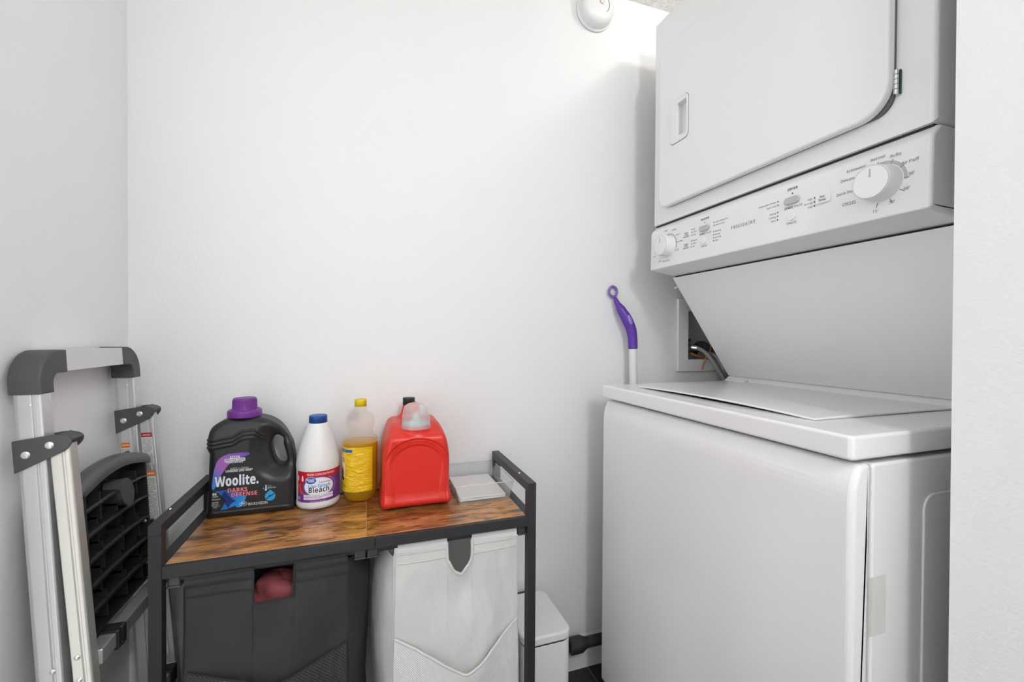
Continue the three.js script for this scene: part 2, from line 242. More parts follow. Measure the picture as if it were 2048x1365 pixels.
// ---------------------------------------------------------------- laundry machine (washer below, dryer above)
{
  const ZB = 0.115, ZN = 0.804, M = thing('laundry_machine', 'white stacked washer and dryer unit with round knobs', 'washer dryer', [0, 0, 0]);
  put('washer_cabinet', [prismZ(roundPoly([[0.702, 0.04], [1.42, 0.04], [1.42, 0.872], [0.702, 0.872, 0.006]]), ZB + 0.004, ZN, 0.004)], enamel, M);
  // embossed panel on the side
  put('side_emboss', toXYsheet(), enamel, M);
  function toXYsheet() { return prismZ(roundRect(0.818, 1.36, 0.10, 0.814, 0.025), ZN - 0.002, ZN + 0.0022, 0.002, 3); }
  for (const [x, z] of [[0.74, ZB + 0.06], [0.74, ZN - 0.06], [1.36, ZB + 0.06], [1.36, ZN - 0.06]]) put('foot', new THREE.CylinderGeometry(0.022, 0.026, 0.041, 16).translate(x, 0.0205, z), blackPlastic, M);
  put('washer_front_panel', prismZ(roundPoly([[0.7, 0.05], [0.7, 0.872, 0.004], [0.676, 0.872, 0.008], [0.661, 0.838, 0.03], [0.661, 0.05, 0.006]]), ZB + 0.003, ZN - 0.0005, 0.008, 4), enamel, M);
  // top deck with the opening of the lid
  const LX0 = 0.722, LX1 = 1.118, LZ0 = 0.2, LZ1 = 0.704;
  const deck = roundRect(0.658, 1.42, -ZN, -ZB, [0.008, 0.008, 0.008, 0.008]);
  deck.holes.push(new THREE.Path([[LX0 + 0.016, -LZ1 + 0.012], [LX1 - 0.012, -LZ1 + 0.012], [LX1 - 0.012, -LZ0 - 0.012], [LX0 + 0.016, -LZ0 - 0.012]].map((p) => new THREE.Vector2(...p))));
  const dg = toY(new THREE.ExtrudeGeometry(deck, { depth: 0.036 - 0.01, bevelEnabled: true, bevelThickness: 0.005, bevelSize: 0.005, bevelOffset: -0.005, bevelSegments: 4 })); dg.translate(0, 0.884, 0);
  put('washer_top', dg, enamel, M);
  put('washer_well_shade', [box(LX0 + 0.008, LX1 - 0.008, 0.8785, 0.8795, LZ0 + 0.008, LZ1 - 0.008), box(LX0 + 0.0225, LX0 + 0.0235, 0.8785, 0.9148, LZ0 + 0.02, LZ1 - 0.02)], gapDark, M);  // near-black sheets stand in for the shade under the lid
  const lg = prismZ(roundPoly([[LX0, 0.9152, 0.002], [LX0 + 0.06, 0.9152], [LX1, 0.9152], [LX1, 0.9185, 0.002], [LX0 + 0.06, 0.9205, 0.02], [LX0, 0.9192, 0.003]]), LZ0, LZ1, 0.0025, 3, 40);
  { const p = lg.attributes.position; for (let i = 0; i < p.count; i++) { const k = smooth(LX0 + 0.06, LX0, p.getX(i)) * Math.sin(Math.PI * clamp((p.getZ(i) - LZ0 - 0.02) / (LZ1 - LZ0 - 0.04))) ** 0.7; if (k > 0) p.setY(i, p.getY(i) + 0.0052 * k); } }
  const lid = put('washer_lid', lg, enamel, M);
  put('lid_hinge', rbox(1.1, 1.124, 0.913, 0.924, LZ0 - 0.012, LZ0 + 0.006, 0.003), plasticWhite, M);
  put('back_trim', prismZ([[1.112, 0.913], [1.136, 0.932], [1.15, 0.932], [1.15, 0.913]], ZB + 0.001, ZN - 0.001, 0.002), enamel, M);
  // slanted service panel
  put('slanted_panel', prismZ([[0.907, 1.2405], [1.131, 0.932], [1.145, 0.932], [0.922, 1.2405]], ZB, ZN, 0.002), enamelSatin, M);
  put('machine_spine', box(1.3, 1.42, 0.9, 1.3, ZB + 0.08, ZN - 0.08), enamelSatin, M);
  for (const z of [ZB + 0.014]) put('screw', rod([0.913, 1.214, z], [0.9045, 1.2075, z], 0.0045, 0.0035, 14), chrome, M);
  // control panel
  const cp = put('control_panel', prismZ(roundPoly([[0.846, 1.391, 0.004], [0.826, 1.371, 0.008], [0.8235, 1.2585, 0.0035], [0.906, 1.2455, 0.003], [1.4, 1.2455], [1.4, 1.391]]), ZB - 0.001, ZN + 0.001, 0.006, 4), plasticWhite, M);
  put('panel_gap', box(0.914, 1.4, 1.2385, 1.246, ZB + 0.004, ZN - 0.004), gapDark, M);
  // lettering, positions in metres on the panel: z from the back wall, y above the floor
  const PW = 0.689, Y0 = 1.258, Y1 = 1.374, SC = 2950;
  const print = canvasTex(2032, 342, (g, w, h) => {
    const X = (z) => (z - ZB) * SC, Y = (y) => (Y1 - y) * SC;
    g.clearRect(0, 0, w, h);
    const text = (s, z, y, mm, { a = 'center', b = false, c = '#6b6b6b' } = {}) => { g.font = `${b ? 'bold ' : ''}${mm / 1000 * SC / 0.72}px sans-serif`; g.textAlign = a; g.textBaseline = 'middle'; g.fillStyle = c; g.fillText(s, X(z), Y(y)); };
    const dot = (z, y, r = 1.5) => { g.fillStyle = '#151515'; g.beginPath(); g.arc(X(z), Y(y), r / 1000 * SC, 0, 7); g.fill(); };
    [...'FRIGIDΔIRE'].forEach((ch, i) => text(ch, 0.4214 + [0, 7.4, 13.6, 19.9, 26.4, 33.2, 41.2, 48.2, 54.4, 62.2][i] / 1000 + 0.0022, 1.3165, 7.2, { c: '#555' }));
    for (const [z0, name] of [[0.5757, 'DRYER'], [0.3361, 'WASHER']]) { text(name, z0, 1.3605, 5.2, { b: true, c: '#666' }); dot(z0, 1.3508); text('START', z0 - 0.0075, 1.3228, 4.6, { b: true, c: '#606060' }); text('| PAUSE', z0 + 0.011, 1.3228, 4.4, { c: '#999' }); text('CANCEL', z0, 1.291, 4.6, { c: '#555' }); }
    const right = (t, z, ys, o = {}) => t.forEach((s, i) => { dot(z, ys[i]); text(s, z - 0.0042, ys[i], 3.6, { a: 'right', c: '#858585', ...o }); });
    const left = (t, z, ys) => t.forEach((s, i) => { dot(z, ys[i]); text(s, z + 0.0042, ys[i], 3.6, { a: 'left', c: '#858585' }); });
    right(['Clean Dryer Screen', 'Cycle Lock'], 0.5436, [1.3432, 1.3355]); right(['Drying', 'Cooling', 'Done'], 0.5436, [1.3202, 1.3124, 1.3048]);
    right(['High', 'Normal', 'Low'], 0.6222, [1.3275, 1.3197, 1.312]);
    left(['Clean Washer Lid', 'Balance Load'], 0.3675, [1.3434, 1.3359]); left(['Washing', 'Rinsing', 'Spinning', 'Done'], 0.3672, [1.3204, 1.3124, 1.3048, 1.2973]);
    left(['Hot', 'Warm', 'Cold'], 0.2897, [1.3433, 1.336, 1.3282]); left(['Normal', 'Heavy', 'Max'], 0.2897, [1.3128, 1.3055, 1.2975]);
    [['Wash', 1.3385], ['Temp', 1.3335], ['Selection', 1.3285], ['Water', 1.3077], ['Level', 1.3027], ['Selection', 1.2977]].forEach(([s, y]) => text(s, 0.2695, y, 3.8, { b: true, c: '#777' }));
    // dial of the dryer knob
    const KZ = 0.737, KY = 1.3165, arc = (z, y, a0, a1, r, wmm, c) => { g.strokeStyle = c; g.lineWidth = wmm / 1000 * SC; g.beginPath(); g.arc(X(z), Y(y), r * SC, a0, a1); g.stroke(); };
    const D = Math.PI / 180;
    arc(KZ, KY, -100 * D, 4 * D, 0.0345, 4.5, '#bdbdbd');
    for (const a of [-100, -66, -34, 2, 34, 66, 100]) { g.strokeStyle = '#666'; g.lineWidth = 2.6; g.beginPath(); g.moveTo(X(KZ + 0.0315 * Math.cos(a * D)), Y(KY - 0.0315 * Math.sin(a * D))); g.lineTo(X(KZ + 0.0395 * Math.cos(a * D)), Y(KY - 0.0395 * Math.sin(a * D))); g.stroke(); }
    [['Normal', 0.7299, 1.3622], ['Bulky', 0.7563, 1.3575], ['Air Fluff', 0.7765, 1.3399], ["90'", 0.779, 1.3195], ["60'", 0.773, 1.2974], ["30'", 0.753, 1.2812], ["15'", 0.7287, 1.272], ['Activewear', 0.696, 1.3565], ['Delicate', 0.6819, 1.3419], ['Quick Dry', 0.6772, 1.3194]].forEach(([s, z, y]) => text(s, z, y, 4.8, { c: '#6e6e6e' }));
    text('CYCLES', 0.6859, 1.2984, 5.2, { c: '#484848' });
    const WZ = 0.197, WY = 1.3172;
    arc(WZ, WY, -100 * D, 20 * D, 0.034, 4, '#c6c6c6');
    [['Heavy', 0.1847, 1.3642], ['Delicate', 0.2195, 1.3596], ['Casual', 0.2345, 1.3427], ['Quick Wash', 0.2425, 1.3218], ['CYCLES', 0.2335, 1.3001], ['Rinse & Spin', 0.189, 1.2765], ['Spin', 0.1613, 1.2798], ['Off', 0.1355, 1.2975]].forEach(([s, z, y]) => text(s, z, y, 3.9, { c: '#858585' }));
    text('Dry', 0.6402, 1.3238, 4.2, { b: true, c: '#777' }); text('Temp', 0.6402, 1.3188, 4.2, { b: true, c: '#777' });
  });
  const pm = std(0xffffff, 0.4, { map: print, transparent: true });
  const pg = sheet((u, v) => { const y = lerp(Y0, Y1, v), z = ZB + u * PW; return [(y > 1.366 ? 0.8262 + (y - 1.368) * 0.8 : lerp(0.8236, 0.8262, (y - 1.262) / 0.106)) - 0.0007, y, z]; }, 1, 24);
  put('panel_lettering', pg, pm, cp, 'grey printed lettering');
  for (const [z, y, name] of [[0.737, 1.3165], [0.197, 1.3172]]) {
    const kg = lathe([[0, 0.031], [0.0255, 0.031], [0.0272, 0.0302], [0.0282, 0.0285], [0.0288, 0.012], [0.0302, 0.003], [0.0302, 0]], 48); kg.rotateZ(Math.PI / 2); kg.translate(0.8262, y, z);
    const k = put('knob', kg, plasticWhite, cp);
    put('knob_rim', new THREE.TorusGeometry(0.0268, 0.0007, 8, 48).rotateY(Math.PI / 2).translate(0.7957, y, z), std([0.62, 0.62, 0.62], 0.4), k);
    put('pointer', box(0.7943, 0.7954, y + 0.008, y + 0.021, z - 0.0011, z + 0.0011), std([0.5, 0.5, 0.5], 0.5), k);
  }
  const greyBtn = std([0.52, 0.52, 0.52], 0.45);
  for (const z of [0.5758, 0.3361]) {
    const sh = roundRect(z - 0.0165, z + 0.0165, 1.3285, 1.3435, 0.0074), b = prismZ(sh, 0, 0.005, 0.0018, 3); put('start_button', placeOnPanel(b), greyBtn, cp, 'grey oval push button');
    put('cancel_button', placeOnPanel(prismZ(roundRect(z - 0.0085, z + 0.0085, 1.2955, 1.3125, 0.0084), 0, 0.0045, 0.0015, 3)), plasticWhite, cp, 'round white push button');
  }
  put('dry_temp_button', placeOnPanel(prismZ(roundRect(0.6265, 0.6535, 1.3125, 1.33, 0.003), 0, 0.004, 0.001, 2)), plasticWhite, cp, 'white rectangular push button');
  { const cv = canvasTex(128, 96, (g, w, h) => { g.clearRect(0, 0, w, h); g.fillStyle = '#777'; g.font = 'bold 30px sans-serif'; g.textAlign = 'center'; g.fillText('Dry', 64, 42); g.fillText('Temp', 64, 74); });
    put('button_lettering', sheet((u, v) => [0.8199, lerp(1.3125, 1.33, v), lerp(0.6285, 0.6515, u)], 1, 1), std(0xffffff, 0.4, { map: cv, transparent: true }), cp); }
  function placeOnPanel(g) { toX(g); g.translate(0.8248, 0, 0); return g; }   // drawn in z-y, grows towards -x
  // dryer
  put('dryer_cabinet', prismZ([[0.834, 1.3925], [1.42, 1.3925], [1.42, 1.997], [0.834, 1.997]], ZB, ZN, 0.008, 5), enamel, M);
  put('dryer_seam', box(0.842, 1.41, 1.3885, 1.398, ZB + 0.006, ZN - 0.006), gapDark, M);
  const pocket = [[0.246, 1.606], [0.282, 1.606], [0.282, 1.696], [0.246, 1.696]];
  const ds = roundRect(0.167, 0.752, 1.43, 1.884, [0.028, 0.05, 0.05, 0.03]); ds.holes.push(new THREE.Path(pocket.map((p) => new THREE.Vector2(...p))));
  const dgm = toX(prismZ(ds, 0, 0.018, 0.0045, 4)); dgm.translate(0.8295, 0, 0);
  const door = put('dryer_door', dgm, enamel, M);
  put('gasket_shadow_line', toX(prismZ(roundRect(0.1685, 0.7505, 1.4325, 1.8825, 0.03), 0, 0.0055)).translate(0.8345, 0, 0), std([0.16, 0.16, 0.16], 0.8), M);  // dark gasket layer, widened to draw the shadow line along the door edge
  const hs = roundRect(0.219, 0.288, 1.592, 1.709, 0.013); hs.holes.push(new THREE.Path(roundPoly(pocket.map(([a, b]) => [a, b, 0.006])).map((p) => new THREE.Vector2(...p))));
  put('handle_plate', toX(prismZ(hs, 0, 0.003, 0.0009, 2)).translate(0.8118, 0, 0), std([0.87, 0.87, 0.87], 0.3), door);
  { const rs = roundRect(0.2172, 0.2898, 1.5902, 1.7108, 0.0145); rs.holes.push(new THREE.Path(roundRect(0.2195, 0.2875, 1.5925, 1.7085, 0.0125).getPoints(8))); put('handle_seam', toX(prismZ(rs, 0, 0.0012)).translate(0.8122, 0, 0), std([0.36, 0.36, 0.36], 0.6), door); }
  { const cup = [box(0.828, 0.832, 1.604, 1.698, 0.244, 0.284), box(0.8095, 0.83, 1.604, 1.6065, 0.244, 0.284), box(0.8095, 0.83, 1.6955, 1.698, 0.244, 0.284), box(0.8095, 0.83, 1.604, 1.698, 0.244, 0.2465), box(0.8095, 0.83, 1.604, 1.698, 0.2815, 0.284)]; put('handle_pocket', cup, enamelSatin, door); }
  { const h = []; for (let i = 0; i < 5; i++) h.push(rod([0.8265, 1.458 + i * 0.008, 0.7545], [0.8265, 1.4652 + i * 0.008, 0.7545], 0.0036)); put('hinge', h, chrome, door, 'chrome door hinge'); put('hinge_gap', box(0.8295, 0.833, 1.458, 1.4975, 0.757, 0.759), std([0.02, 0.06, 0.045], 0.6), door); }
  put('tape_strip', rbox(0.7003, 0.734, 0.618, 0.705, ZN - 0.0002, ZN + 0.0006, 0.0003, 1), phys([0.78, 0.76, 0.7], 0.3, { transparent: true, opacity: 0.3 }), M, 'strip of yellowed clear tape');
}

// ---------------------------------------------------------------- smoke alarm
{
  const t = thing('smoke_alarm', 'round white smoke alarm mounted high on the back wall', 'smoke alarm', [0.686, 2.086, 0]);
  put('mounting_base', lathe([[0, 0], [0.06, 0], [0.061, 0.004], [0.059, 0.012], [0, 0.012]]).rotateX(Math.PI / 2), plasticWhite, t);
  put('cover', lathe([[0.057, 0.01], [0.0575, 0.02], [0.055, 0.032], [0.047, 0.041], [0.03, 0.046], [0, 0.0475]]).rotateX(Math.PI / 2), std([0.82, 0.82, 0.82], 0.3), t);
  put('test_button', new THREE.CylinderGeometry(0.008, 0.009, 0.006, 24).rotateX(Math.PI / 2).translate(0.004, 0.004, 0.048), std([0.72, 0.68, 0.64], 0.4), t);
  const slots = []; for (let i = 0; i < 7; i++) { const a = -0.7 + i * 0.2; slots.push(box(-0.0012, 0.0012, -0.004, 0.004, 0.0405, 0.0465).applyMatrix4(new THREE.Matrix4().makeRotationZ(a).multiply(new THREE.Matrix4().makeTranslation(0.0305, 0, 0)))); } 
  put('vent_slots', slots, std([0.35, 0.35, 0.35], 0.7), t);
  put('wire', tube([[0.004, 0.012, 0.05], [0.003, 0.035, 0.053], [0.003, 0.06, 0.03], [0.003, 0.073, 0.003]], 0.0009, 24, 6), std([0.5, 0.5, 0.5], 0.5), t);
}

// ---------------------------------------------------------------- broom behind the machine
{
  const t = thing('broom', 'white pole with curved purple grip leaning behind the washer', 'broom', [0, 0, 0]);
  const purple = std([0.11, 0.03, 0.36], 0.38), lav = std([0.30, 0.22, 0.62], 0.4);
  put('grip', sweep([[0.765, 1.182, 0.014], [0.769, 1.166, 0.02], [0.780, 1.142, 0.029], [0.796, 1.112, 0.036], [0.809, 1.08, 0.04], [0.8135, 1.05, 0.042], [0.8145, 1.018, 0.043]], [0.006, 0.0085, 0.0145, 0.0172, 0.0165, 0.0152, 0.0148], 72, 24), purple, t);
  put('hanging_ring', new THREE.TorusGeometry(0.0165, 0.0042, 12, 36).rotateY(0.2).translate(0.7605, 1.2025, 0.0095), std([0.24, 0.16, 0.46], 0.4), t);
  put('thumb_insert', new THREE.SphereGeometry(1, 20, 14).scale(0.0075, 0.0205, 0.0055).rotateZ(0.36).translate(0.7985, 1.107, 0.0505), lav, t, 'lavender thumb insert');
  put('pole', rod([0.8145, 1.02, 0.043], [0.818, 0.03, 0.075], 0.0128, 0.0128, 24), std([0.78, 0.78, 0.78], 0.35), t);
  put('broom_head', rbox(0.79, 0.846, 0.0, 0.036, 0.05, 0.102, 0.008), purple, t);
}

// ---------------------------------------------------------------- valve box in the back wall
{
  const t = thing('valve_box', 'white recessed laundry valve box in the wall behind the machine', 'valve box', [0, 0, 0]);
  const fr = roundRect(1.018, 1.272, 0.938, 1.188, 0.003); fr.holes.push(new THREE.Path([[1.061, 0.979], [1.229, 0.979], [1.229, 1.147], [1.061, 1.147]].map((p) => new THREE.Vector2(...p))));
  put('frame', prismZ(fr, 0.0005, 0.012, 0.002), plasticWhite, t);
  put('recess', [box(1.0585, 1.2315, 0.9765, 1.1495, -0.072, -0.069), box(1.0585, 1.061, 0.9765, 1.1495, -0.069, 0.002), box(1.229, 1.2315, 0.9765, 1.1495, -0.069, 0.002), box(1.061, 1.229, 0.9765, 0.979, -0.069, 0.002), box(1.061, 1.229, 1.147, 1.1495, -0.069, 0.002)], std([0.72, 0.72, 0.72], 0.6), t);
  const brass = std([0.42, 0.36, 0.28], 0.4, { metalness: 0.8 });
  put('valve_body', [rod([1.092, 0.979, -0.045], [1.092, 1.03, -0.045], 0.013), rod([1.093, 1.02, -0.055], [1.093, 1.02, -0.024], 0.012)], brass, t);
  put('valve_handle', [rbox(1.078, 1.106, 1.039, 1.051, -0.046, -0.026, 0.003), rod([1.092, 1.02, -0.04], [1.092, 1.042, -0.04], 0.004)], std([0.22, 0.012, 0.01], 0.5), t, 'dark red valve handle');
  put('copper_stub', tube([[1.096, 1.0, -0.02], [1.118, 0.991, -0.012], [1.148, 0.989, -0.01]], 0.0045, 20, 10), std([0.75, 0.3, 0.1], 0.4, { metalness: 0.5 }), t, 'copper coloured stub');
  put('tie', tube([[1.17, 1.035, 0.0], [1.153, 1.013, 0.016], [1.136, 0.992, 0.018], [1.123, 0.964, 0.015], [1.119, 0.943, 0.012]], 0.0026, 32, 6), std([0.62, 0.25, 0.12], 0.5), t, 'orange plastic tie');
  const h = thing('supply_hose', 'grey braided water supply hose leaving the valve box', 'hose', [0, 0, 0]);
  put('hose', tube([[1.094, 1.02, -0.014], [1.103, 1.02, 0.0], [1.125, 1.004, 0.02], [1.144, 0.975, 0.035], [1.167, 0.935, 0.045], [1.178, 0.915, 0.05], [1.2, 0.86, 0.055], [1.21, 0.80, 0.058]], 0.007, 64, 14), std([0.5, 0.5, 0.5], 0.4, { metalness: 0.3, bumpMap: rep(speck, 10, 3), bumpScale: 0.0008 }), h);
  put('coupling', [rod([1.091, 1.02, -0.026], [1.095, 1.02, -0.012], 0.0145, 0.0145, 24), rod([1.095, 1.02, -0.012], [1.106, 1.018, 0.003], 0.0095, 0.0085)], chrome, h);
  const d = thing('drain_hose', 'black corrugated drain hose tucked into the valve box', 'hose', [0, 0, 0]);
  const path = new THREE.CatmullRomCurve3([V(1.135, 1.0, -0.05), V(1.15, 1.03, -0.03), V(1.172, 1.012, -0.002), V(1.21, 0.99, 0.04), V(1.25, 0.95, 0.07), V(1.26, 0.85, 0.07)]);
  const rg = []; for (let i = 0; i <= 40; i++) { const p = path.getPoint(i / 40), q = path.getTangent(i / 40), m = new THREE.TorusGeometry(0.0125, 0.0025, 8, 20); m.applyQuaternion(new THREE.Quaternion().setFromUnitVectors(V(0, 0, 1), q)); m.translate(p.x, p.y, p.z); rg.push(m); }
  rg.push(new THREE.TubeGeometry(path, 60, 0.0125, 16)); put('corrugated_tube', rg, std([0.05, 0.052, 0.055], 0.5), d);
  const w = thing('second_supply_hose', 'second grey supply hose hanging behind the slanted panel', 'hose', [0, 0, 0]);
  put('hose', tube([[1.16, 1.0, -0.02], [1.168, 0.995, 0.014], [1.18, 0.965, 0.034], [1.193, 0.92, 0.046], [1.225, 0.85, 0.046], [1.24, 0.8, 0.046]], 0.0068, 48, 12), std([0.42, 0.42, 0.42], 0.45, { metalness: 0.3 }), w);
}

// ---------------------------------------------------------------- trash can and pipe
{
  const t = thing('trash_can', 'small white step trash can with rounded lid behind the hamper post', 'trash can', [0, 0, 0]);
  const rr = (i, y0, y1, b) => { const g = toY(prismZ(roundRect(0.381 + i, 0.519 - i, -0.216 + i, -0.02 - i, 0.028), 0, y1 - y0, b, 4)); g.translate(0, y0, 0); return g; };
  const white = std([0.87, 0.87, 0.865], 0.32);
  put('body', rr(0.001, 0.012, 0.2595, 0.0008), white, t); put('base', rr(0.003, 0, 0.012, 0.001), blackPlastic, t); put('gasket', rr(0.003, 0.258, 0.2625, 0.0004), gapDark, t);
  const lid = put('lid', rr(0, 0.2622, 0.286, 0.006), white, t); put('hinge', rbox(0.405, 0.47, 0.262, 0.287, 0.0145, 0.022, 0.002), blackPlastic, t);
  put('pedal', rbox(0.43, 0.47, 0.004, 0.012, 0.212, 0.236, 0.003), blackPlastic, t);
  const p = thing('pipe', 'black pipe with a wide end fitting running along the baseboard', 'pipe', [0, 0, 0]);
  const m = std([0.03, 0.03, 0.03], 0.5, { bumpMap: rep(speck, 8, 8), bumpScale: 0.0004 }), ph = (a) => { const g = lathe(a, 32); g.rotateZ(-Math.PI / 2); g.translate(0, 0.103, 0.041); return g; };
  put('fitting', ph([[0.0175, 0.602], [0.0175, 0.598], [0.0235, 0.598], [0.0245, 0.604], [0.0245, 0.634], [0.0225, 0.64], [0.0165, 0.652], [0.0155, 0.66], [0, 0.66], [0, 0.61], [0.0175, 0.602]]), m, p);
  put('pipe_run', rod([0.65, 0.103, 0.041], [1.35, 0.103, 0.041], 0.0158, 0.0158, 28), m, p);
  for (const x of [0.9, 1.25]) put('pipe_clip', [new THREE.TorusGeometry(0.0175, 0.0025, 8, 24).rotateY(Math.PI / 2).translate(x, 0.103, 0.041), box(x - 0.004, x + 0.004, 0.096, 0.11, 0.0, 0.026)], chrome, p);
}

// ---------------------------------------------------------------- shelf frame of the laundry sorter
const YS = 0.645;
{
  const S = thing('laundry_sorter', 'black metal frame with brown wooden top holding two hanging bags', 'laundry sorter', [0, 0, 0]);
  const L0 = -0.357, L1 = -0.337, R0 = 0.352, R1 = 0.372, F0 = 0.296, F1 = 0.316, B0 = 0.022, B1 = 0.042, YT = 0.721;
  for (const [a, b] of [[L0, L1], [R0, R1]]) {
    for (const [c, d] of [[F0, F1], [B0, B1]]) { put('post', rbox(a, b, 0.012, YT - 0.02, c, d, 0.0012, 2), blackMetal, S); put('post_foot', rbox(a - 0.001, b + 0.001, 0, 0.013, c - 0.001, d + 0.001, 0.002, 2), blackPlastic, S); }
    put('handrail', rbox(a, b, YT - 0.02, YT, B0, F1, 0.0012, 2), blackMetal, S);
    put('side_bar', rbox(a, b, YS - 0.023, YS - 0.0005, B1, F0, 0.001, 2), blackMetal, S);
    put('lower_side_bar', rbox(a, b, 0.09, 0.11, B1, F0, 0.001, 2), blackMetal, S);
    put('bolt', new THREE.SphereGeometry(0.003, 12, 8).translate((a + b) / 2 - 0.004, YT, 0.24), chrome, S);
  }
  for (const [a, b] of [[L1, 0.0205], [0.0215, R0]]) {
    put('front_rail', rbox(a, b, YS - 0.022, YS, 0.304, F1 - 0.001, 0.001, 2), blackMetal, S);
    put('back_rail', rbox(a, b, YS - 0.022, YS, B0 + 0.001, B0 + 0.012, 0.001, 2), blackMetal, S);
    put('lower_back_rail', rbox(a, b, 0.09, 0.11, B0, B1, 0.001, 2), blackMetal, S);
  }
  // wood
  const wood = (off) => dataTex(1024, (u, v) => {
    const x = u * 0.36 + off, y = v * 0.28, w = 0.012 * (fbm(x * 14, y * 14) - 0.5);
    const band = fbm(x * 13 + 3, (y + w) * 44 + 9, 5), fine = fbm(x * 90, (y + w * 0.6) * 420, 4), blot = fbm(x * 16 + 40, y * 24 + 7, 4), pore = noise2(x * 90, y * 1500);
    let k = smooth(0.22, 0.72, 0.55 * band + 0.28 * fine + 0.22 * blot);
    const dark = smooth(0.52, 0.72, fbm(x * 30 + 70, (y + w) * 120 + 20, 5)) * 0.7 + (pore > 0.9 ? 0.25 : 0);
    let c = [lerp(0.42, 0.83, k), lerp(0.245, 0.6, k), lerp(0.11, 0.35, k)];
    return c.map((q, i) => q * (1 - dark * [0.55, 0.62, 0.7][i]));
  }, true, 512);
  for (const [a, b, off] of [[L1 + 0.0005, 0.0042, 0], [0.0052, R0 - 0.0005, 1.7]]) {
    const g = rbox(a, b, YS - 0.016, YS - 0.0006, B0 + 0.012, 0.3035, 0.0008, 2), h = metric(g), uv = h.attributes.uv;
    for (let i = 0; i < uv.count; i++) uv.setXY(i, (uv.getX(i) - a) / 0.36, uv.getY(i) / 0.28);
    const tx = wood(off); put('shelf_board', h, phys(0xffffff, 0.3, { map: tx, clearcoat: 0.35, clearcoatRoughness: 0.12 }), S, 'rustic brown wood board');
  }
  const band = std([0.62, 0.36, 0.15], 0.5);
  put('edge_band', box(0.0042, 0.0052, YS - 0.015, YS - 0.0005, B0 + 0.012, 0.3035), band, S, 'thin tan edge band');
  for (const [a, b] of [[L1 + 0.0005, 0.0042], [0.0052, R0 - 0.0005]]) put('edge_band', box(a, b, YS - 0.015, YS + 0.0002, 0.3034, 0.3044), band, S, 'thin tan edge band');
  // bag rods with their clips
  const clip = (x0, x1, z) => put('rod_clip', [rbox(x0, x1, 0.602, 0.6225, z - 0.008, z + 0.0065, 0.003), rbox(x0 - 0.001, x1 + 0.001, 0.599, 0.603, z - 0.009, z + 0.008, 0.0015)], std([0.055, 0.055, 0.058], 0.5), S);
  for (const z of [0.296, 0.052]) { for (const [a, b] of [[-0.335, 0.004], [0.022, 0.351]]) put('bag_rod', rod([a, 0.6135, z], [b, 0.6135, z], 0.0055), blackMetal, S); clip(-0.334, -0.314, z); clip(-0.018, 0.002, z); clip(0.006, 0.026, z); clip(0.334, 0.352, z); }
}

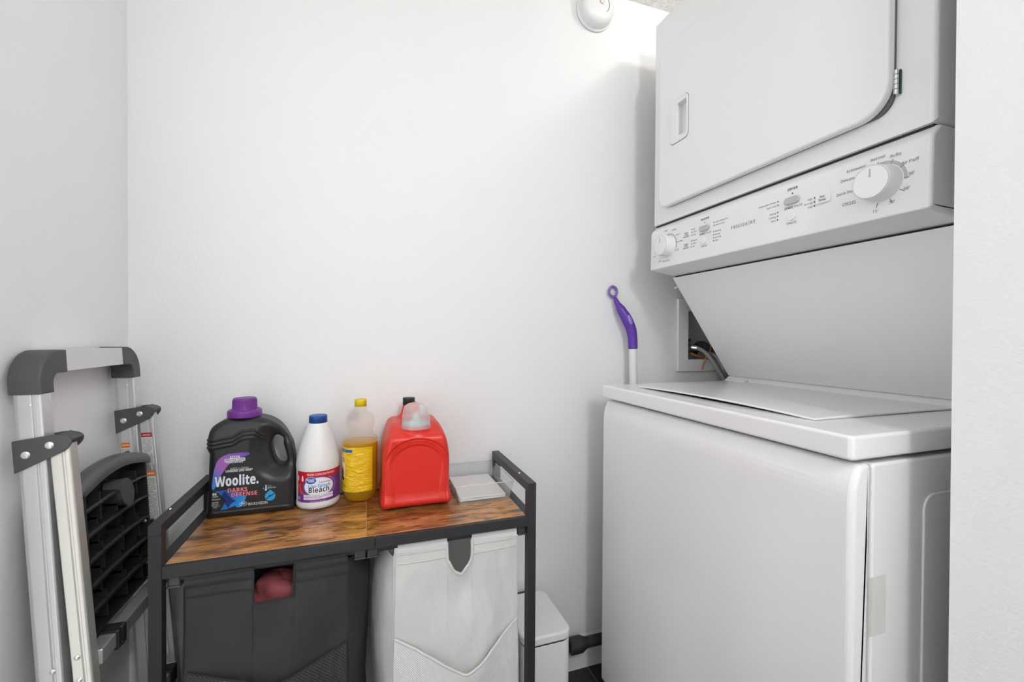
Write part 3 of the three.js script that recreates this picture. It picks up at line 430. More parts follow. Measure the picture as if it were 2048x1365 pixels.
// ---------------------------------------------------------------- hanging bags
function bag(o) {
  const t = thing(o.name, o.label, 'laundry bag', [0, 0, 0]), { x0, x1, notch: N } = o, ZF = o.zf ?? 0.303, ZK = 0.048, YB = 0.13, YTOP = 0.612;
  const wr = (x, y, s = 1) => s * (0.016 * (fbm(x * 13 + o.off, y * 6) - 0.47) + 0.009 * (fbm(x * 30 + o.off, y * 12 + 5) - 0.47)) * smooth(YTOP + 0.01, YTOP - 0.07, y);
  const bulge = (x, y) => { const u = (x - x0) / (x1 - x0), v = clamp((YTOP - y) / (YTOP - YB)); return 0.02 * Math.sin(Math.PI * u) * Math.sin(Math.PI * Math.min(1, v * 0.8)); };
  const spread = (y) => smooth(YTOP, 0.3, y) * (o.flare ?? 0.012);
  const front = (x, y) => ZF + bulge(x, y) + wr(x, y) + (o.tuck ? -o.tuck * Math.exp(-(((x - N.c) / 0.03) ** 2) - (((y - N.y + 0.045) / 0.05) ** 2)) : 0);
  // columns, doubled at the steep sides of the notch
  const xs = []; for (let i = 0; i <= 70; i++) { const x = lerp(x0, x1, i / 70); if (x < N.a - 0.001 || x > N.b + 0.001) xs.push(x); }
  for (let i = 0; i <= 20; i++) xs.push(lerp(N.a, N.b, i / 20)); xs.push(N.a - 0.0004, N.b + 0.0004); xs.sort((a, b) => a - b);
  const top = (x) => x >= N.a && x <= N.b ? N.f((x - N.a) / (N.b - N.a)) : YTOP;
  const gx = (x, y) => x + ((x - x0) / (x1 - x0) - 0.5) * 2 * spread(y);
  const fg = sheet((u, v, i, j) => { const x = xs[i], y = lerp(YB, top(x), j / 60); return [gx(x, y), y, front(x, y)]; }, xs.length - 1, 60, (u, v, p) => [p[0], p[1]]);
  const side = (s) => sheet((u, v) => { const sag = 0.03 * Math.sin(Math.PI * u) + 0.006, yt = YTOP - (s < 0 && o.sagL ? sag + 0.012 * smooth(0.3, 0, u) : sag), y = lerp(YB, yt, v), xe = s < 0 ? x0 : x1, z = lerp(ZF + wr(xe, y), ZK, u); const wv = Math.sin(Math.PI * u) * (0.014 * s * (0.4 + 0.6 * Math.sin(v * 5 + o.off)) + 0.016 * (fbm(z * 20 + o.off, y * 8 + s) - 0.45)); return [gx(xe, y) + wv + s * (s < 0 ? o.puffL : o.puffR) * Math.sin(Math.PI * u) * smooth(0.64, 0.52, y), y, z]; }, 30, 50, (u, v, p) => [p[2], p[1]]);
  const back = sheet((u, v) => { const y = lerp(YB, YTOP, v), x = lerp(x0, x1, u); return [gx(x, y), y, ZK - 0.004 * Math.sin(Math.PI * u)]; }, 20, 20, (u, v, p) => [p[0], p[1]]);
  const bot = sheet((u, v) => [gx(lerp(x0, x1, u), YB), YB, lerp(ZK, front(lerp(x0, x1, u), YB), v)], 20, 10, (u, v, p) => [p[0], p[2]]);
  const body = put('bag_cloth', [fg, side(-1), side(1), back, bot], o.mat, t);
  // sleeves around the rods
  const sleeve = (a, b, z) => sheet((u, v) => { const q = lerp(-1.35, Math.PI + 0.9, v), x = lerp(a, b, u), w = 1 + 0.06 * (fbm(x * 60, v * 4 + o.off) - 0.5); return v < 0.12 ? [x, lerp(0.6, 0.612, v / 0.12), z + 0.0085] : [x, 0.6135 + Math.sin(q) * 0.0078 * w, z + Math.cos(q) * 0.0082 * w]; }, 40, 24, (u, v, p) => [p[0], p[1]]);
  put('hem', [sleeve(o.ha, N.a - 0.001, 0.296), sleeve(N.b + 0.001, o.hb, 0.296), sleeve(x0 + 0.006, x1 - 0.006, 0.052)], o.mat, t);
  const stitch = (y) => [[o.ha, N.a], [N.b, o.hb]].map(([a, b]) => sheet((u, v) => { const x = lerp(a, b, u); return [x, y + 0.0016 * Math.sin(v * Math.PI * 2) , front(x, y) + 0.0012 + 0.0012 * Math.cos(v * Math.PI * 2)]; }, 30, 8));
  put('stitch_line', [...stitch(0.597), ...stitch(o.y2 ?? 0.578)], o.mat, t);
  if (o.binding) { const P = []; for (let i = 0; i <= 14; i++) { const u = i / 14, x = lerp(N.a, N.b, u), y = N.f(u); P.push([x, y, front(x, y) + 0.001]); } put('notch_binding', tube([[N.a - 0.001, YTOP - 0.004, front(N.a, YTOP) + 0.001], [N.a - 0.001, lerp(YTOP, N.f(0), 0.5), front(N.a, 0.59) + 0.001], ...P, [N.b + 0.001, lerp(YTOP, N.f(1), 0.5), front(N.b, 0.59) + 0.001], [N.b + 0.001, YTOP - 0.004, front(N.b, YTOP) + 0.001]], o.binding, 90, 8), o.mat, t); }
  // corner seams
  for (const [x, s] of [[x0, -1], [x1, 1]]) { const P = []; for (let i = 0; i <= 16; i++) { const y = lerp(YB, YTOP - 0.012, i / 16); P.push([gx(x, y), y, front(x, y) + 0.001]); } put('corner_seam', tube(P, 0.0013, 60, 6), o.mat, t); }
  // mesh pocket with a drooping top edge
  const K = o.pocket, pt = (x) => { for (let i = 1; i < K.length; i++) if (x <= K[i][0]) { const u = (x - K[i - 1][0]) / (K[i][0] - K[i - 1][0]); return lerp(K[i - 1][1], K[i][1], u); } return K[K.length - 1][1]; };
  const pz = (x, y) => { const u = clamp((x - K[0][0]) / (K[K.length - 1][0] - K[0][0])); return front(x, y) + 0.003 + o.gape * Math.sin(Math.PI * u) * smooth(0.2, 0.36, y) + 0.004 * (fbm(x * 18 + 9, y * 14 + o.off) - 0.45); };
  const pg = sheet((u, v) => { const x = lerp(K[0][0], K[K.length - 1][0], u), y = lerp(YB + 0.01, pt(x), v); return [gx(x, y), y, pz(x, y)]; }, 60, 40, (u, v, p) => [p[0], p[1]]);
  const pk = put('mesh_pocket', pg, o.mesh, t, o.meshLabel);
  const E = []; for (let i = 0; i <= 40; i++) { const x = lerp(K[0][0], K[K.length - 1][0], i / 40), y = pt(x); E.push([gx(x, y), y, pz(x, y)]); } put('pocket_hem', tube(E, o.hem, 100, 8), o.hemMat ?? o.mat, pk);
  return t;
}
{
  const weave = dataTex(256, (u, v) => 0.5 + 0.25 * Math.sin(u * 64 * 6.2832) * Math.sin(v * 64 * 6.2832) + 0.25 * (hash(u * 256 | 0, v * 256 | 0) - 0.5));
  const whiteCloth = phys([0.88, 0.875, 0.86], 0.85, { bumpMap: rep(weave, 12, 12), bumpScale: 0.0003, transmission: 0.3, side: THREE.DoubleSide });
  const blackCloth = std([0.028, 0.028, 0.029], 0.75, { bumpMap: rep(weave, 10, 10), bumpScale: 0.0006, side: THREE.DoubleSide });
  const holes = dataTex(128, (u, v) => { const f = (a, b) => Math.min(1, Math.hypot(a - Math.round(a), b - Math.round(b)) * 2), d = Math.min(f(u * 4, v * 4), f(u * 4 + 0.5, v * 4 + 0.5)); return smooth(0.30, 0.42, d); });
  const mesh = (rgb, s) => std(rgb, 0.8, { alphaMap: rep(holes, s, s), transparent: true, side: THREE.DoubleSide });
  const bk = bag({ name: 'laundry_bag', label: 'black fabric laundry bag with clothes showing through its square notch', x0: -0.308, x1: -0.031, ha: -0.306, hb: -0.034, off: 3.3, puffL: 0.004, puffR: 0.03, mat: blackCloth, notch: { a: -0.1965, b: -0.1295, c: -0.163, y: 0.552, f: (u) => 0.5525 - 0.002 * Math.sin(Math.PI * u) }, binding: 0.0018, tuck: 0.006, pocket: [[-0.3, 0.446], [-0.21, 0.424], [-0.18, 0.421], [-0.15, 0.424], [-0.036, 0.443]].map(([x, y], i) => [x, [0.444, 0.424, 0.41, 0.407, 0.443][i]]), gape: 0.012, hem: 0.0016, mesh: mesh([0.05, 0.05, 0.052], 38), meshLabel: 'black mesh pocket', flare: 0.004 });
  const wb = bag({ name: 'laundry_bag', label: 'empty white fabric laundry bag with rounded notch and white mesh pocket', x0: 0.059, x1: 0.33, ha: 0.066, hb: 0.329, off: 11.1, sagL: true, puffL: 0.028, puffR: 0.004, mat: whiteCloth, notch: { a: 0.1705, b: 0.2235, c: 0.198, y: 0.54, f: (u) => { const k = Math.abs(u - 0.5) * 2; return 0.537 + 0.034 * k ** 1.7 + 0.0015 * Math.sin(u * 19); } }, binding: 0.0032, tuck: 0.012, pocket: [[0.062, 0.424], [0.1, 0.408], [0.15, 0.376], [0.195, 0.347], [0.207, 0.342], [0.22, 0.346], [0.255, 0.37], [0.3, 0.398], [0.328, 0.412]], gape: 0.018, hem: 0.0028, mesh: mesh([0.86, 0.855, 0.845], 50), meshLabel: 'white mesh pocket', flare: 0.004 });
  // clothes in the black bag
  const lump = (cx, cy, cz, rx, ry, rz, k) => { const g = new THREE.SphereGeometry(1, 64, 40), p = g.attributes.position; for (let i = 0; i < p.count; i++) { const x = p.getX(i), y = p.getY(i), z = p.getZ(i), f = 1 + 0.26 * Math.sin(x * 4 + y * 7 + k + 2 * fbm(x * 2 + k, z * 2 + 3)) * 0.5 + 0.3 * (fbm(x * 2.4 + k + 5, y * 2.4 + z * 1.3 + 9) - 0.45); p.setXYZ(i, cx + x * rx * f, cy + y * ry * f, cz + z * rz * f); } g.computeVertexNormals(); return mergeVertices(g); };
  tag(put('garment', lump(-0.16, 0.508, 0.235, 0.085, 0.052, 0.045, 1.7), std([0.36, 0.085, 0.095], 0.9)), 'dusty red garment stuffed in the black laundry bag', 'garment');
  tag(put('garment', lump(-0.165, 0.545, 0.13, 0.11, 0.05, 0.06, 5.2), std([0.05, 0.06, 0.09], 0.9)), 'dark blue garment behind the red one in the black bag', 'garment');
}

// ---------------------------------------------------------------- bottles on the shelf
const fit = (g, s, x0, x1, yb, h, font, col, o = {}) => { g.save(); g.font = font.replace('%', h / 0.72); const w = g.measureText(s).width; g.translate(x0, yb); g.scale((x1 - x0) / w, 1); g.textAlign = 'left'; g.textBaseline = 'alphabetic'; if (o.stroke) { g.strokeStyle = o.stroke; g.lineWidth = o.lw ?? 6; g.lineJoin = 'round'; g.strokeText(s, 0, 0); } g.fillStyle = col; g.fillText(s, 0, 0); g.restore(); };
{
  // black detergent jug with a loop handle
  const CX = -0.247, CZ = 0.068, t = thing('detergent_jug', 'black liquid detergent jug with purple cap and loop handle', 'detergent', [CX, YS - 0.0006, CZ]);
  const sil = polyDist(roundPoly([[-0.334, 0, 0.006], [-0.1585, 0, 0.006], [-0.157, 0.108, 0.04], [-0.163, 0.153, 0.03], [-0.18, 0.19, 0.03], [-0.205, 0.212, 0.02], [-0.232, 0.2215, 0.008], [-0.296, 0.2205, 0.012], [-0.322, 0.207, 0.016], [-0.330, 0.192, 0.012], [-0.3315, 0.172, 0.003], [-0.3315, 0.151, 0.003], [-0.3275, 0.146, 0.004]], 6).map(([x, y]) => [x - CX, y]));
  const hole = polyDist(spline([[-0.1958, 0.1745], [-0.1835, 0.167], [-0.1825, 0.152], [-0.177, 0.13], [-0.175, 0.113], [-0.1845, 0.1035], [-0.1975, 0.1125], [-0.2045, 0.1311], [-0.2076, 0.1556], [-0.2022, 0.1705]], 40).map(([x, y]) => [x - CX, y]));
  const KB = [[-0.34, 0.1755], [-0.3216, 0.1757], [-0.2864, 0.1801], [-0.2565, 0.1935], [-0.24, 0.1945], [-0.22, 0.180], [-0.2, 0.16]];
  const yb = (x) => { for (let i = 1; i < KB.length; i++) if (x <= KB[i][0]) return lerp(KB[i - 1][1], KB[i][1], smooth(0, 1, (x - KB[i - 1][0]) / (KB[i][0] - KB[i - 1][0]))); return 0.16; };
  const f = (x, y, z) => {
    const d = sil(x, y), hd = hole(x, y), X = x + CX;
    let h = lerp(0.019, 0.044, smooth(-0.004, 0.042, hd)); h = lerp(h, 0.044, smooth(0.105, 0.06, y)); h *= lerp(1, 0.80, smooth(0.17, 0.225, y));
    const r = 0.016, a = d + r, b = Math.abs(z) - h + r;
    let v = Math.hypot(Math.max(a, 0), Math.max(b, 0)) + Math.min(Math.max(a, b), 0) - r;
    v = smax(v, -hd, 0.010);
    const k = smooth(-0.212, -0.232, X), m = smooth(-0.225, -0.262, X);
    const y0 = yb(X); v -= k * 0.0024 * Math.exp(-(((y - y0) / 0.0026) ** 2)) + k * 0.0024 * Math.exp(-(((y - y0 + 0.0085) / 0.0026) ** 2)) + m * 0.0024 * Math.exp(-(((y - y0 + 0.017) / 0.0026) ** 2));
    v -= 0.0016 * smooth(0.0165, 0.0135, y);
    return v;
  };
  const jugMat = std([0.017, 0.018, 0.02], 0.36, { bumpMap: null });
  put('jug', solid(f, [-0.096, -0.003, -0.052], [0.098, 0.23, 0.052], 0.0017), jugMat, t);
  const capMat = std([0.17, 0.028, 0.27], 0.42), NX = -0.2655 - CX, ribs = [];
  put('cap', lathe([[0, 0.264], [0.0215, 0.264], [0.0238, 0.2622], [0.0243, 0.259], [0.0248, 0.238], [0.031, 0.2375], [0.0345, 0.235], [0.0352, 0.231], [0.0352, 0.222], [0.034, 0.2195], [0, 0.2195]]).translate(NX, 0, 0.002), capMat, t, 'purple screw cap');
  for (let i = 0; i < 40; i++) { const a = i / 40 * Math.PI * 2; ribs.push(rod([NX + 0.0246 * Math.cos(a), 0.239, 0.002 + 0.0246 * Math.sin(a)], [NX + 0.0241 * Math.cos(a), 0.2585, 0.002 + 0.0241 * Math.sin(a)], 0.0009, 0.0009, 6)); }
  put('cap_ribs', ribs, capMat, t);
  // printed label, drawn at 6000 pixels a metre over x -0.338 .. -0.168, y 0.004 .. 0.156
  const LX0 = -0.338, LX1 = -0.168, LY0 = 0.004, LY1 = 0.156, S = 6000;
  const tex = canvasTex(1020, 912, (g, w, h) => {
    g.clearRect(0, 0, w, h);
    const P = (X, Y) => { const x = -0.312 + (X - 200) * 0.0002, y = 0.0279 + (1150 - Y) * 0.000224 - (X - 160) * 0.0000191; return [(x - LX0) * S, (LY1 - y) * S]; };
    const path = (pts) => { g.beginPath(); pts.forEach((p, i) => { const q = p.flatMap((_, k) => k % 2 ? [] : P(p[k], p[k + 1])); if (!i) g.moveTo(...q); else if (q.length === 2) g.lineTo(...q); else if (q.length === 4) g.quadraticCurveTo(...q); else g.bezierCurveTo(...q); }); g.closePath(); };
    let gr = g.createLinearGradient(...P(480, 600), ...P(170, 950)); gr.addColorStop(0, '#6a4fb4'); gr.addColorStop(0.3, '#9a62b8'); gr.addColorStop(0.55, '#a865b4'); gr.addColorStop(0.8, '#5f73cc'); gr.addColorStop(1, '#3f8fe0');
    path([[160, 960], [170, 780, 215, 690], [260, 625, 360, 612], [470, 596, 510, 597], [535, 604, 530, 618], [480, 640, 420, 665], [330, 700, 290, 770], [235, 850, 205, 930], [190, 960, 175, 985]]); g.fillStyle = gr; g.fill();
    gr = g.createLinearGradient(...P(180, 980), ...P(480, 1170)); gr.addColorStop(0, '#2e79d8'); gr.addColorStop(0.35, '#1d49a8'); gr.addColorStop(0.6, '#1f7fd6'); gr.addColorStop(1, '#35a6ee');
    path([[155, 965], [190, 1000, 230, 990, 290, 978], [380, 975, 430, 1010], [470, 1050, 495, 1040], [480, 1110, 440, 1150], [400, 1165, 390, 1140], [350, 1150, 300, 1172], [270, 1178, 240, 1175], [290, 1120, 285, 1080], [240, 1010, 155, 965]]); g.fillStyle = gr; g.fill();
    path([[285, 985], [330, 1060, 400, 1090], [330, 1110, 320, 1165], [290, 1120, 250, 1040]]); g.fillStyle = 'rgba(10,30,90,0.75)'; g.fill();
    const line = (s, X0, X1, Y, H, font, col, o) => { const a = P(X0, Y), b = P(X1, Y - (X1 - X0) * 0.086); fit(g, s, a[0], b[0], a[1], H * 0.000224 * S, font, col, o); };
    const bx = (X0, Y0, X1, Y1) => { const a = P(X0, Y0), b = P(X1, Y1 - (X1 - X0) * 0.086); g.fillStyle = '#e9e6ee'; g.fillRect(a[0], a[1], b[0] - a[0], b[1] - a[1]); };
    bx(336, 640, 428, 672); bx(283, 668, 484, 700);
    line('FADE', 343, 422, 664, 22, 'bold %px sans-serif', '#3a2b55'); line('PROTECTION', 290, 478, 695, 22, 'bold %px sans-serif', '#3a2b55'); line('To Keep Darks Dark', 297, 464, 714, 15, 'bold %px sans-serif', '#e8e8ee');
    line('KEEPS CLOTHES', 336, 520, 778, 20, '%px sans-serif', '#cfcfd4'); line('LOOKING LIKE NEW*', 292, 560, 804, 24, 'bold %px sans-serif', '#f0f0f4');
    line('Woolite.', 190, 622, 948, 98, 'bold %px sans-serif', '#e6eaf4', { stroke: '#101a3c', lw: 16 }); line('Woolite.', 190, 622, 948, 98, 'bold %px sans-serif', '#e6eaf4', { stroke: '#e6eaf4', lw: 6 });
    line('DARKS', 308, 508, 1006, 40, 'bold %px sans-serif', '#f08a92', { stroke: '#5a0f1c', lw: 5 }); line('DEFENSE', 345, 606, 1050, 40, 'bold %px sans-serif', '#f08a92', { stroke: '#5a0f1c', lw: 5 });
    const c = P(585, 1015); g.strokeStyle = '#8c4a50'; g.lineWidth = 2; for (let i = 0; i < 26; i++) { const a = -1.5 + i / 25 * 4; g.beginPath(); g.moveTo(c[0] + 50 * Math.cos(a), c[1] + 50 * Math.sin(a)); g.lineTo(c[0] + 62 * Math.cos(a), c[1] + 62 * Math.sin(a)); g.stroke(); }
    line('66', 165, 208, 1035, 26, 'bold %px sans-serif', '#f0f0f0'); line('LOADS', 162, 222, 1054, 13, 'bold %px sans-serif', '#d8d8d8'); line('DETERGENT', 160, 242, 1082, 11, 'bold %px sans-serif', '#cfcfcf'); 
    line('CAUTION:', 160, 226, 1115, 14, 'bold %px sans-serif', '#d8d8d8'); line('KEEP OUT', 160, 226, 1133, 12, 'bold %px sans-serif', '#c8c8c8'); line('OF REACH OF', 160, 238, 1148, 11, 'bold %px sans-serif', '#c8c8c8'); line('CHILDREN', 174, 212, 1163, 10, 'bold %px sans-serif', '#c8c8c8');
    const e = P(466, 1120); g.save(); g.translate(...e); g.rotate(-0.1); g.strokeStyle = '#d9dbe0'; g.lineWidth = 5; g.beginPath(); g.ellipse(0, 0, 42, 27, 0, 0, 7); g.stroke(); g.restore(); line('he', 446, 488, 1130, 22, 'bold %px serif', '#e8e8ea');
    line('100 FL OZ (3.13 QT) 2.96 L', 510, 712, 1138, 26, 'bold %px sans-serif', '#e4e4e6');
    const dp = P(734, 1040); g.fillStyle = '#2f9fd6'; g.beginPath(); g.moveTo(dp[0], dp[1] - 84); g.bezierCurveTo(dp[0] + 30, dp[1] - 50, dp[0] + 68, dp[1] - 30, dp[0] + 66, dp[1] + 14); g.arc(dp[0], dp[1] + 8, 64, 0.1, Math.PI - 0.1); g.bezierCurveTo(dp[0] - 68, dp[1] - 30, dp[0] - 30, dp[1] - 50, dp[0], dp[1] - 84); g.fill();
    g.strokeStyle = '#0b2038'; g.lineWidth = 12; g.beginPath(); g.moveTo(dp[0] - 46, dp[1] + 42); g.lineTo(dp[0] + 4, dp[1] - 6); g.moveTo(dp[0] - 8, dp[1] + 16); g.lineTo(dp[0] + 50, dp[1] - 24); g.stroke();
    const th = P(692, 960); g.fillStyle = '#e2e6ea'; g.fillRect(th[0] - 7, th[1] - 40, 14, 60); g.beginPath(); g.arc(th[0], th[1] + 26, 14, 0, 7); g.fillStyle = '#cfe0ee'; g.fill(); g.fillStyle = '#2f86c0'; g.beginPath(); g.arc(th[0] - 28, th[1] + 8, 10, 0, 7); g.fill();
    line('COLD', 706, 752, 948, 13, 'bold %px sans-serif', '#9aa0a6'); line('WATER CYCLE', 706, 794, 970, 15, 'bold %px sans-serif', '#c8ccd0');
  });
  const lg = sheet((u, v) => { const x = lerp(LX0, LX1, u) - CX, y = lerp(LY0, LY1, v); let z = 0.06; for (let i = 0; i < 30; i++) { const d = f(x, y, z); if (d < 0.0001) break; z -= Math.max(d * 0.9, 0.00005); if (z < 0) break; } return [x, y, z + 0.0005]; }, 60, 52);
  put('printed_label', lg, std(0xffffff, 0.45, { map: tex, transparent: true }), t, 'printed front label with white lettering');
}
{
  // bleach bottle
  const CX = -0.107, CZ = 0.08, t = thing('bleach_bottle', 'white bleach bottle with blue cap and red and purple label', 'bleach', [CX, YS - 0.0006, CZ]);
  put('bottle', lathe([[0, 0.0005], [0.040, 0.0005], [0.0465, 0.003], [0.049, 0.009], [0.0492, 0.0145], [0.0480, 0.017], [0.0480, 0.094], [0.0486, 0.096], [0.0486, 0.101], [0.0476, 0.112], [0.0452, 0.128], [0.0405, 0.147], [0.0335, 0.169], [0.0265, 0.187], [0.0218, 0.198], [0.0192, 0.2], [0.0192, 0.204], [0, 0.204]], 72), std([0.80, 0.80, 0.795], 0.4), t);
  put('cap', lathe([[0, 0.2165], [0.0185, 0.2165], [0.0203, 0.2155], [0.0205, 0.2135], [0.0207, 0.1985], [0, 0.1985]], 48), std([0.012, 0.075, 0.33], 0.4), t, 'blue screw cap');
  const A0 = -58, A1 = 92, R = 0.0484, H0 = 0.0195, H1 = 0.0915, S = 6400, W = Math.round((A1 - A0) * Math.PI / 180 * R * S), H = Math.round((H1 - H0) * S);
  const tex = canvasTex(W, H, (g) => {
    const ax = (dx) => (Math.asin(clamp(dx / R, -1, 1)) - A0 * Math.PI / 180) * R * S, P = (X, Y) => { const dx = (580 + X / 10.5 - 636.5) / 920 , yy = H1 - (Y - 385 + (X - 165) * 0.075) * 0.000105; return [ax(dx), (H1 - yy) * S]; };
    g.fillStyle = '#c01a2c'; g.fillRect(0, 0, W, H);
    let gr = g.createLinearGradient(0, H * 0.62, 0, H * 0.78); gr.addColorStop(0, 'rgba(122,60,150,0)'); gr.addColorStop(1, 'rgba(122,60,150,1)'); g.fillStyle = gr; g.fillRect(0, H * 0.6, W, H * 0.4);
    gr = g.createLinearGradient(W * 0.55, 0, W * 0.72, 0); gr.addColorStop(0, 'rgba(112,58,142,0)'); gr.addColorStop(1, 'rgba(112,58,142,1)'); g.fillStyle = gr; g.fillRect(W * 0.5, H * 0.2, W, H);
    const el = (X, Y, rx, ry, c) => { const p = P(X, Y); g.fillStyle = c; g.beginPath(); g.ellipse(p[0], p[1], rx, ry, 0, 0, 7); g.fill(); };
    g.strokeStyle = '#f0a0a4'; g.lineWidth = 7; for (const [r, o] of [[190, 0], [172, 18]]) { const p = P(470, 690); g.beginPath(); g.ellipse(p[0] + 20 + o, p[1] + 6, r + 34, r * 0.88, 0, 2.35, 3.4); g.stroke(); }
    el(640, 690, 232, 150, '#2a5fb4'); el(655, 690, 214, 138, '#ece9f2');
    g.strokeStyle = '#a487c4'; g.lineWidth = 12; { const p = P(660, 690); g.beginPath(); g.ellipse(p[0], p[1], 246, 160, 0, -1.0, 0.9); g.stroke(); }
    const line = (s, X0, X1, Y, h, font, c) => { const a = P(X0, Y), b = P(X1, Y - (X1 - X0) * 0.12); fit(g, s, a[0], b[0], a[1], h, font, c); };
    line('MORE CONCENTRATED', 400, 960, 452, 30, 'bold %px sans-serif', '#f6ccd0');
    el(482, 560, 82, 54, '#eef2fb'); el(482, 560, 76, 49, '#1c53b0'); line('Great', 388, 560, 566, 30, 'bold %px sans-serif', '#f2f5fb'); line('Value', 428, 560, 598, 24, 'bold %px sans-serif', '#f2f5fb');
    line('Lavender', 660, 900, 610, 24, 'bold %px sans-serif', '#8a6296');
    line('Low-Splash', 428, 880, 724, 50, 'bold %px sans-serif', '#2a9ccf'); line('Bleach', 426, 870, 832, 78, 'bold %px sans-serif', '#1d2733');
    const bx = (X0, Y0, X1, hh) => { const a = P(X0, Y0), b = P(X1, Y0); g.fillStyle = '#ece9ef'; g.fillRect(a[0], a[1], b[0] - a[0], hh); };
    bx(328, 885, 935, 34); bx(328, 945, 935, 34); line('• Whitens, Brightens & Deodorizes', 345, 900, 920, 18, '%px sans-serif', '#4a4550'); line('• Easy-Pour Formula', 345, 720, 980, 18, '%px sans-serif', '#4a4550');
    line('1.34 QT (43 FL OZ) 1.27 L', 455, 800, 1052, 20, 'bold %px sans-serif', '#d9c4e6');
    for (const [X, Y, s] of [[212, 540, 1], [305, 540, 1.25]]) { const p = P(X, Y); g.fillStyle = '#f2e9ea'; g.beginPath(); g.moveTo(p[0] - 13 * s, p[1] + 36); g.lineTo(p[0] - 13 * s, p[1] - 6 * s); g.quadraticCurveTo(p[0] - 9 * s, p[1] - 30 * s, p[0] - 3, p[1] - 40 * s); g.lineTo(p[0] + 6, p[1] - 40 * s); g.quadraticCurveTo(p[0] + 13 * s, p[1] - 20 * s, p[0] + 13 * s, p[1]); g.lineTo(p[0] + 13 * s, p[1] + 36); g.fill(); }
    { const p = P(228, 985); g.strokeStyle = '#e8e2ee'; g.lineWidth = 5; g.beginPath(); g.arc(p[0], p[1], 24, 0, 7); g.stroke(); line('he', 212, 246, 996, 20, 'bold %px sans-serif', '#e8e2ee'); }
  });
  put('printed_label', sheet((u, v) => { const a = lerp(A0, A1, u) * Math.PI / 180; return [Math.sin(a) * R, lerp(H0, H1, v), Math.cos(a) * R]; }, 64, 2), std(0xffffff, 0.4, { map: tex }), t, 'red and purple printed label');
}
{
  // cleaner bottle, clear with yellow liquid
  const t = thing('cleaner_bottle', 'clear plastic bottle of yellow liquid cleaner with yellow cap', 'cleaner', [-0.0095, YS - 0.0006, 0.079]);
  const prof = [[0, 0.003], [0.024, 0.001], [0.029, 0.0005], [0.0355, 0.006], [0.0405, 0.016], [0.0432, 0.03], [0.0437, 0.06], [0.0437, 0.142], [0.0425, 0.153], [0.039, 0.1595], [0.0325, 0.1635], [0.0303, 0.1655], [0.031, 0.1675], [0.0295, 0.1695], [0.0302, 0.1717], [0.0288, 0.1737], [0.0298, 0.177], [0.0325, 0.184], [0.0345, 0.193], [0.0345, 0.201], [0.0325, 0.208], [0.0275, 0.2145], [0.02, 0.22], [0.0152, 0.2245], [0.014, 0.229], [0.0155, 0.2305], [0.0155, 0.2325], [0.013, 0.234]];
  const sq = (g, k = 0.05) => { const p = g.attributes.position; for (let i = 0; i < p.count; i++) { const x = p.getX(i), y = p.getY(i), z = p.getZ(i), a = Math.atan2(x, z), m = smooth(0.165, 0.14, y), s = 1 + k * m * (-Math.cos(4 * a)) * 0.6; p.setXYZ(i, x * s, y, z * s); } g.computeVertexNormals(); return g; };
  put('bottle_shell', sq(lathe(prof, 72)), phys([0.97, 0.95, 0.93], 0.06, { transmission: 1, thickness: 0, ior: 1.2 }), t, 'clear plastic shell');
  const liq = [[0, 0.005], ...prof.slice(1, 8).map(([r, y]) => [r - 0.0012, y + 0.0015]), [0.0425, 0.1465], [0, 0.1465]];
  put('liquid', sq(lathe(liq, 72)), phys([0.93, 0.66, 0.03], 0.05, { transmission: 0.72, thickness: 0, ior: 1.33 }), t, 'yellow liquid');
  put('cap', lathe([[0, 0.2515], [0.0128, 0.2515], [0.0142, 0.2503], [0.0145, 0.248], [0.0147, 0.2335], [0, 0.2335]], 40), std([0.80, 0.62, 0.01], 0.4), t, 'yellow screw cap');
  const A0 = -92, A1 = 38, R = 0.0443, H0 = 0.031, H1 = 0.139;
  const crink = dataTex(256, (u, v) => fbm(u * 7 + 2 * fbm(u * 5, v * 5), v * 16, 4));
  const tex = canvasTex(620, 660, (g, w, h) => {
    g.fillStyle = '#e9c01c'; g.fillRect(0, 0, w, h); const ax = (d) => (d - A0) / (A1 - A0) * w;
    g.fillStyle = '#0f5aa8'; g.fillRect(0, 30, ax(-24), 44); g.fillStyle = '#dfe9f4'; for (let i = 0; i < 6; i++) g.fillRect(ax(-78) + i * 24, 48, 17, 7);
    g.fillStyle = '#ece5d6'; g.beginPath(); g.ellipse(ax(-78), 330, 130, 220, 0, 0, 7); g.fill();
    g.fillStyle = '#17130f'; g.font = 'bold 92px sans-serif'; g.textAlign = 'right'; g.fillText('CS', ax(-53), 230);
    g.fillStyle = '#7a5a34'; g.beginPath(); g.ellipse(ax(-70), 400, 60, 84, 0.2, 0, 7); g.fill(); g.fillStyle = '#1d1712'; g.beginPath(); g.ellipse(ax(-64), 470, 40, 36, 0, 0, 7); g.fill();
    g.fillStyle = '#3a2c10'; for (let i = 0; i < 5; i++) g.fillRect(ax(-66) + i * 23, 548 + i, 17, 7); g.fillRect(ax(-56), 577, 40, 6); g.strokeStyle = '#3a2c10'; g.lineWidth = 2; g.strokeRect(ax(-58), 566, 60, 30);
  });
  put('label_film', sheet((u, v) => { const a = lerp(A0, A1, u) * Math.PI / 180, s = (1 - 0.03 * Math.cos(4 * a)) * R; return [Math.sin(a) * s, lerp(H0, H1, v), Math.cos(a) * s]; }, 48, 4), std(0xffffff, 0.35, { map: tex, bumpMap: crink, bumpScale: 0.0035, side: THREE.DoubleSide }), t, 'crinkled yellow film label');
}
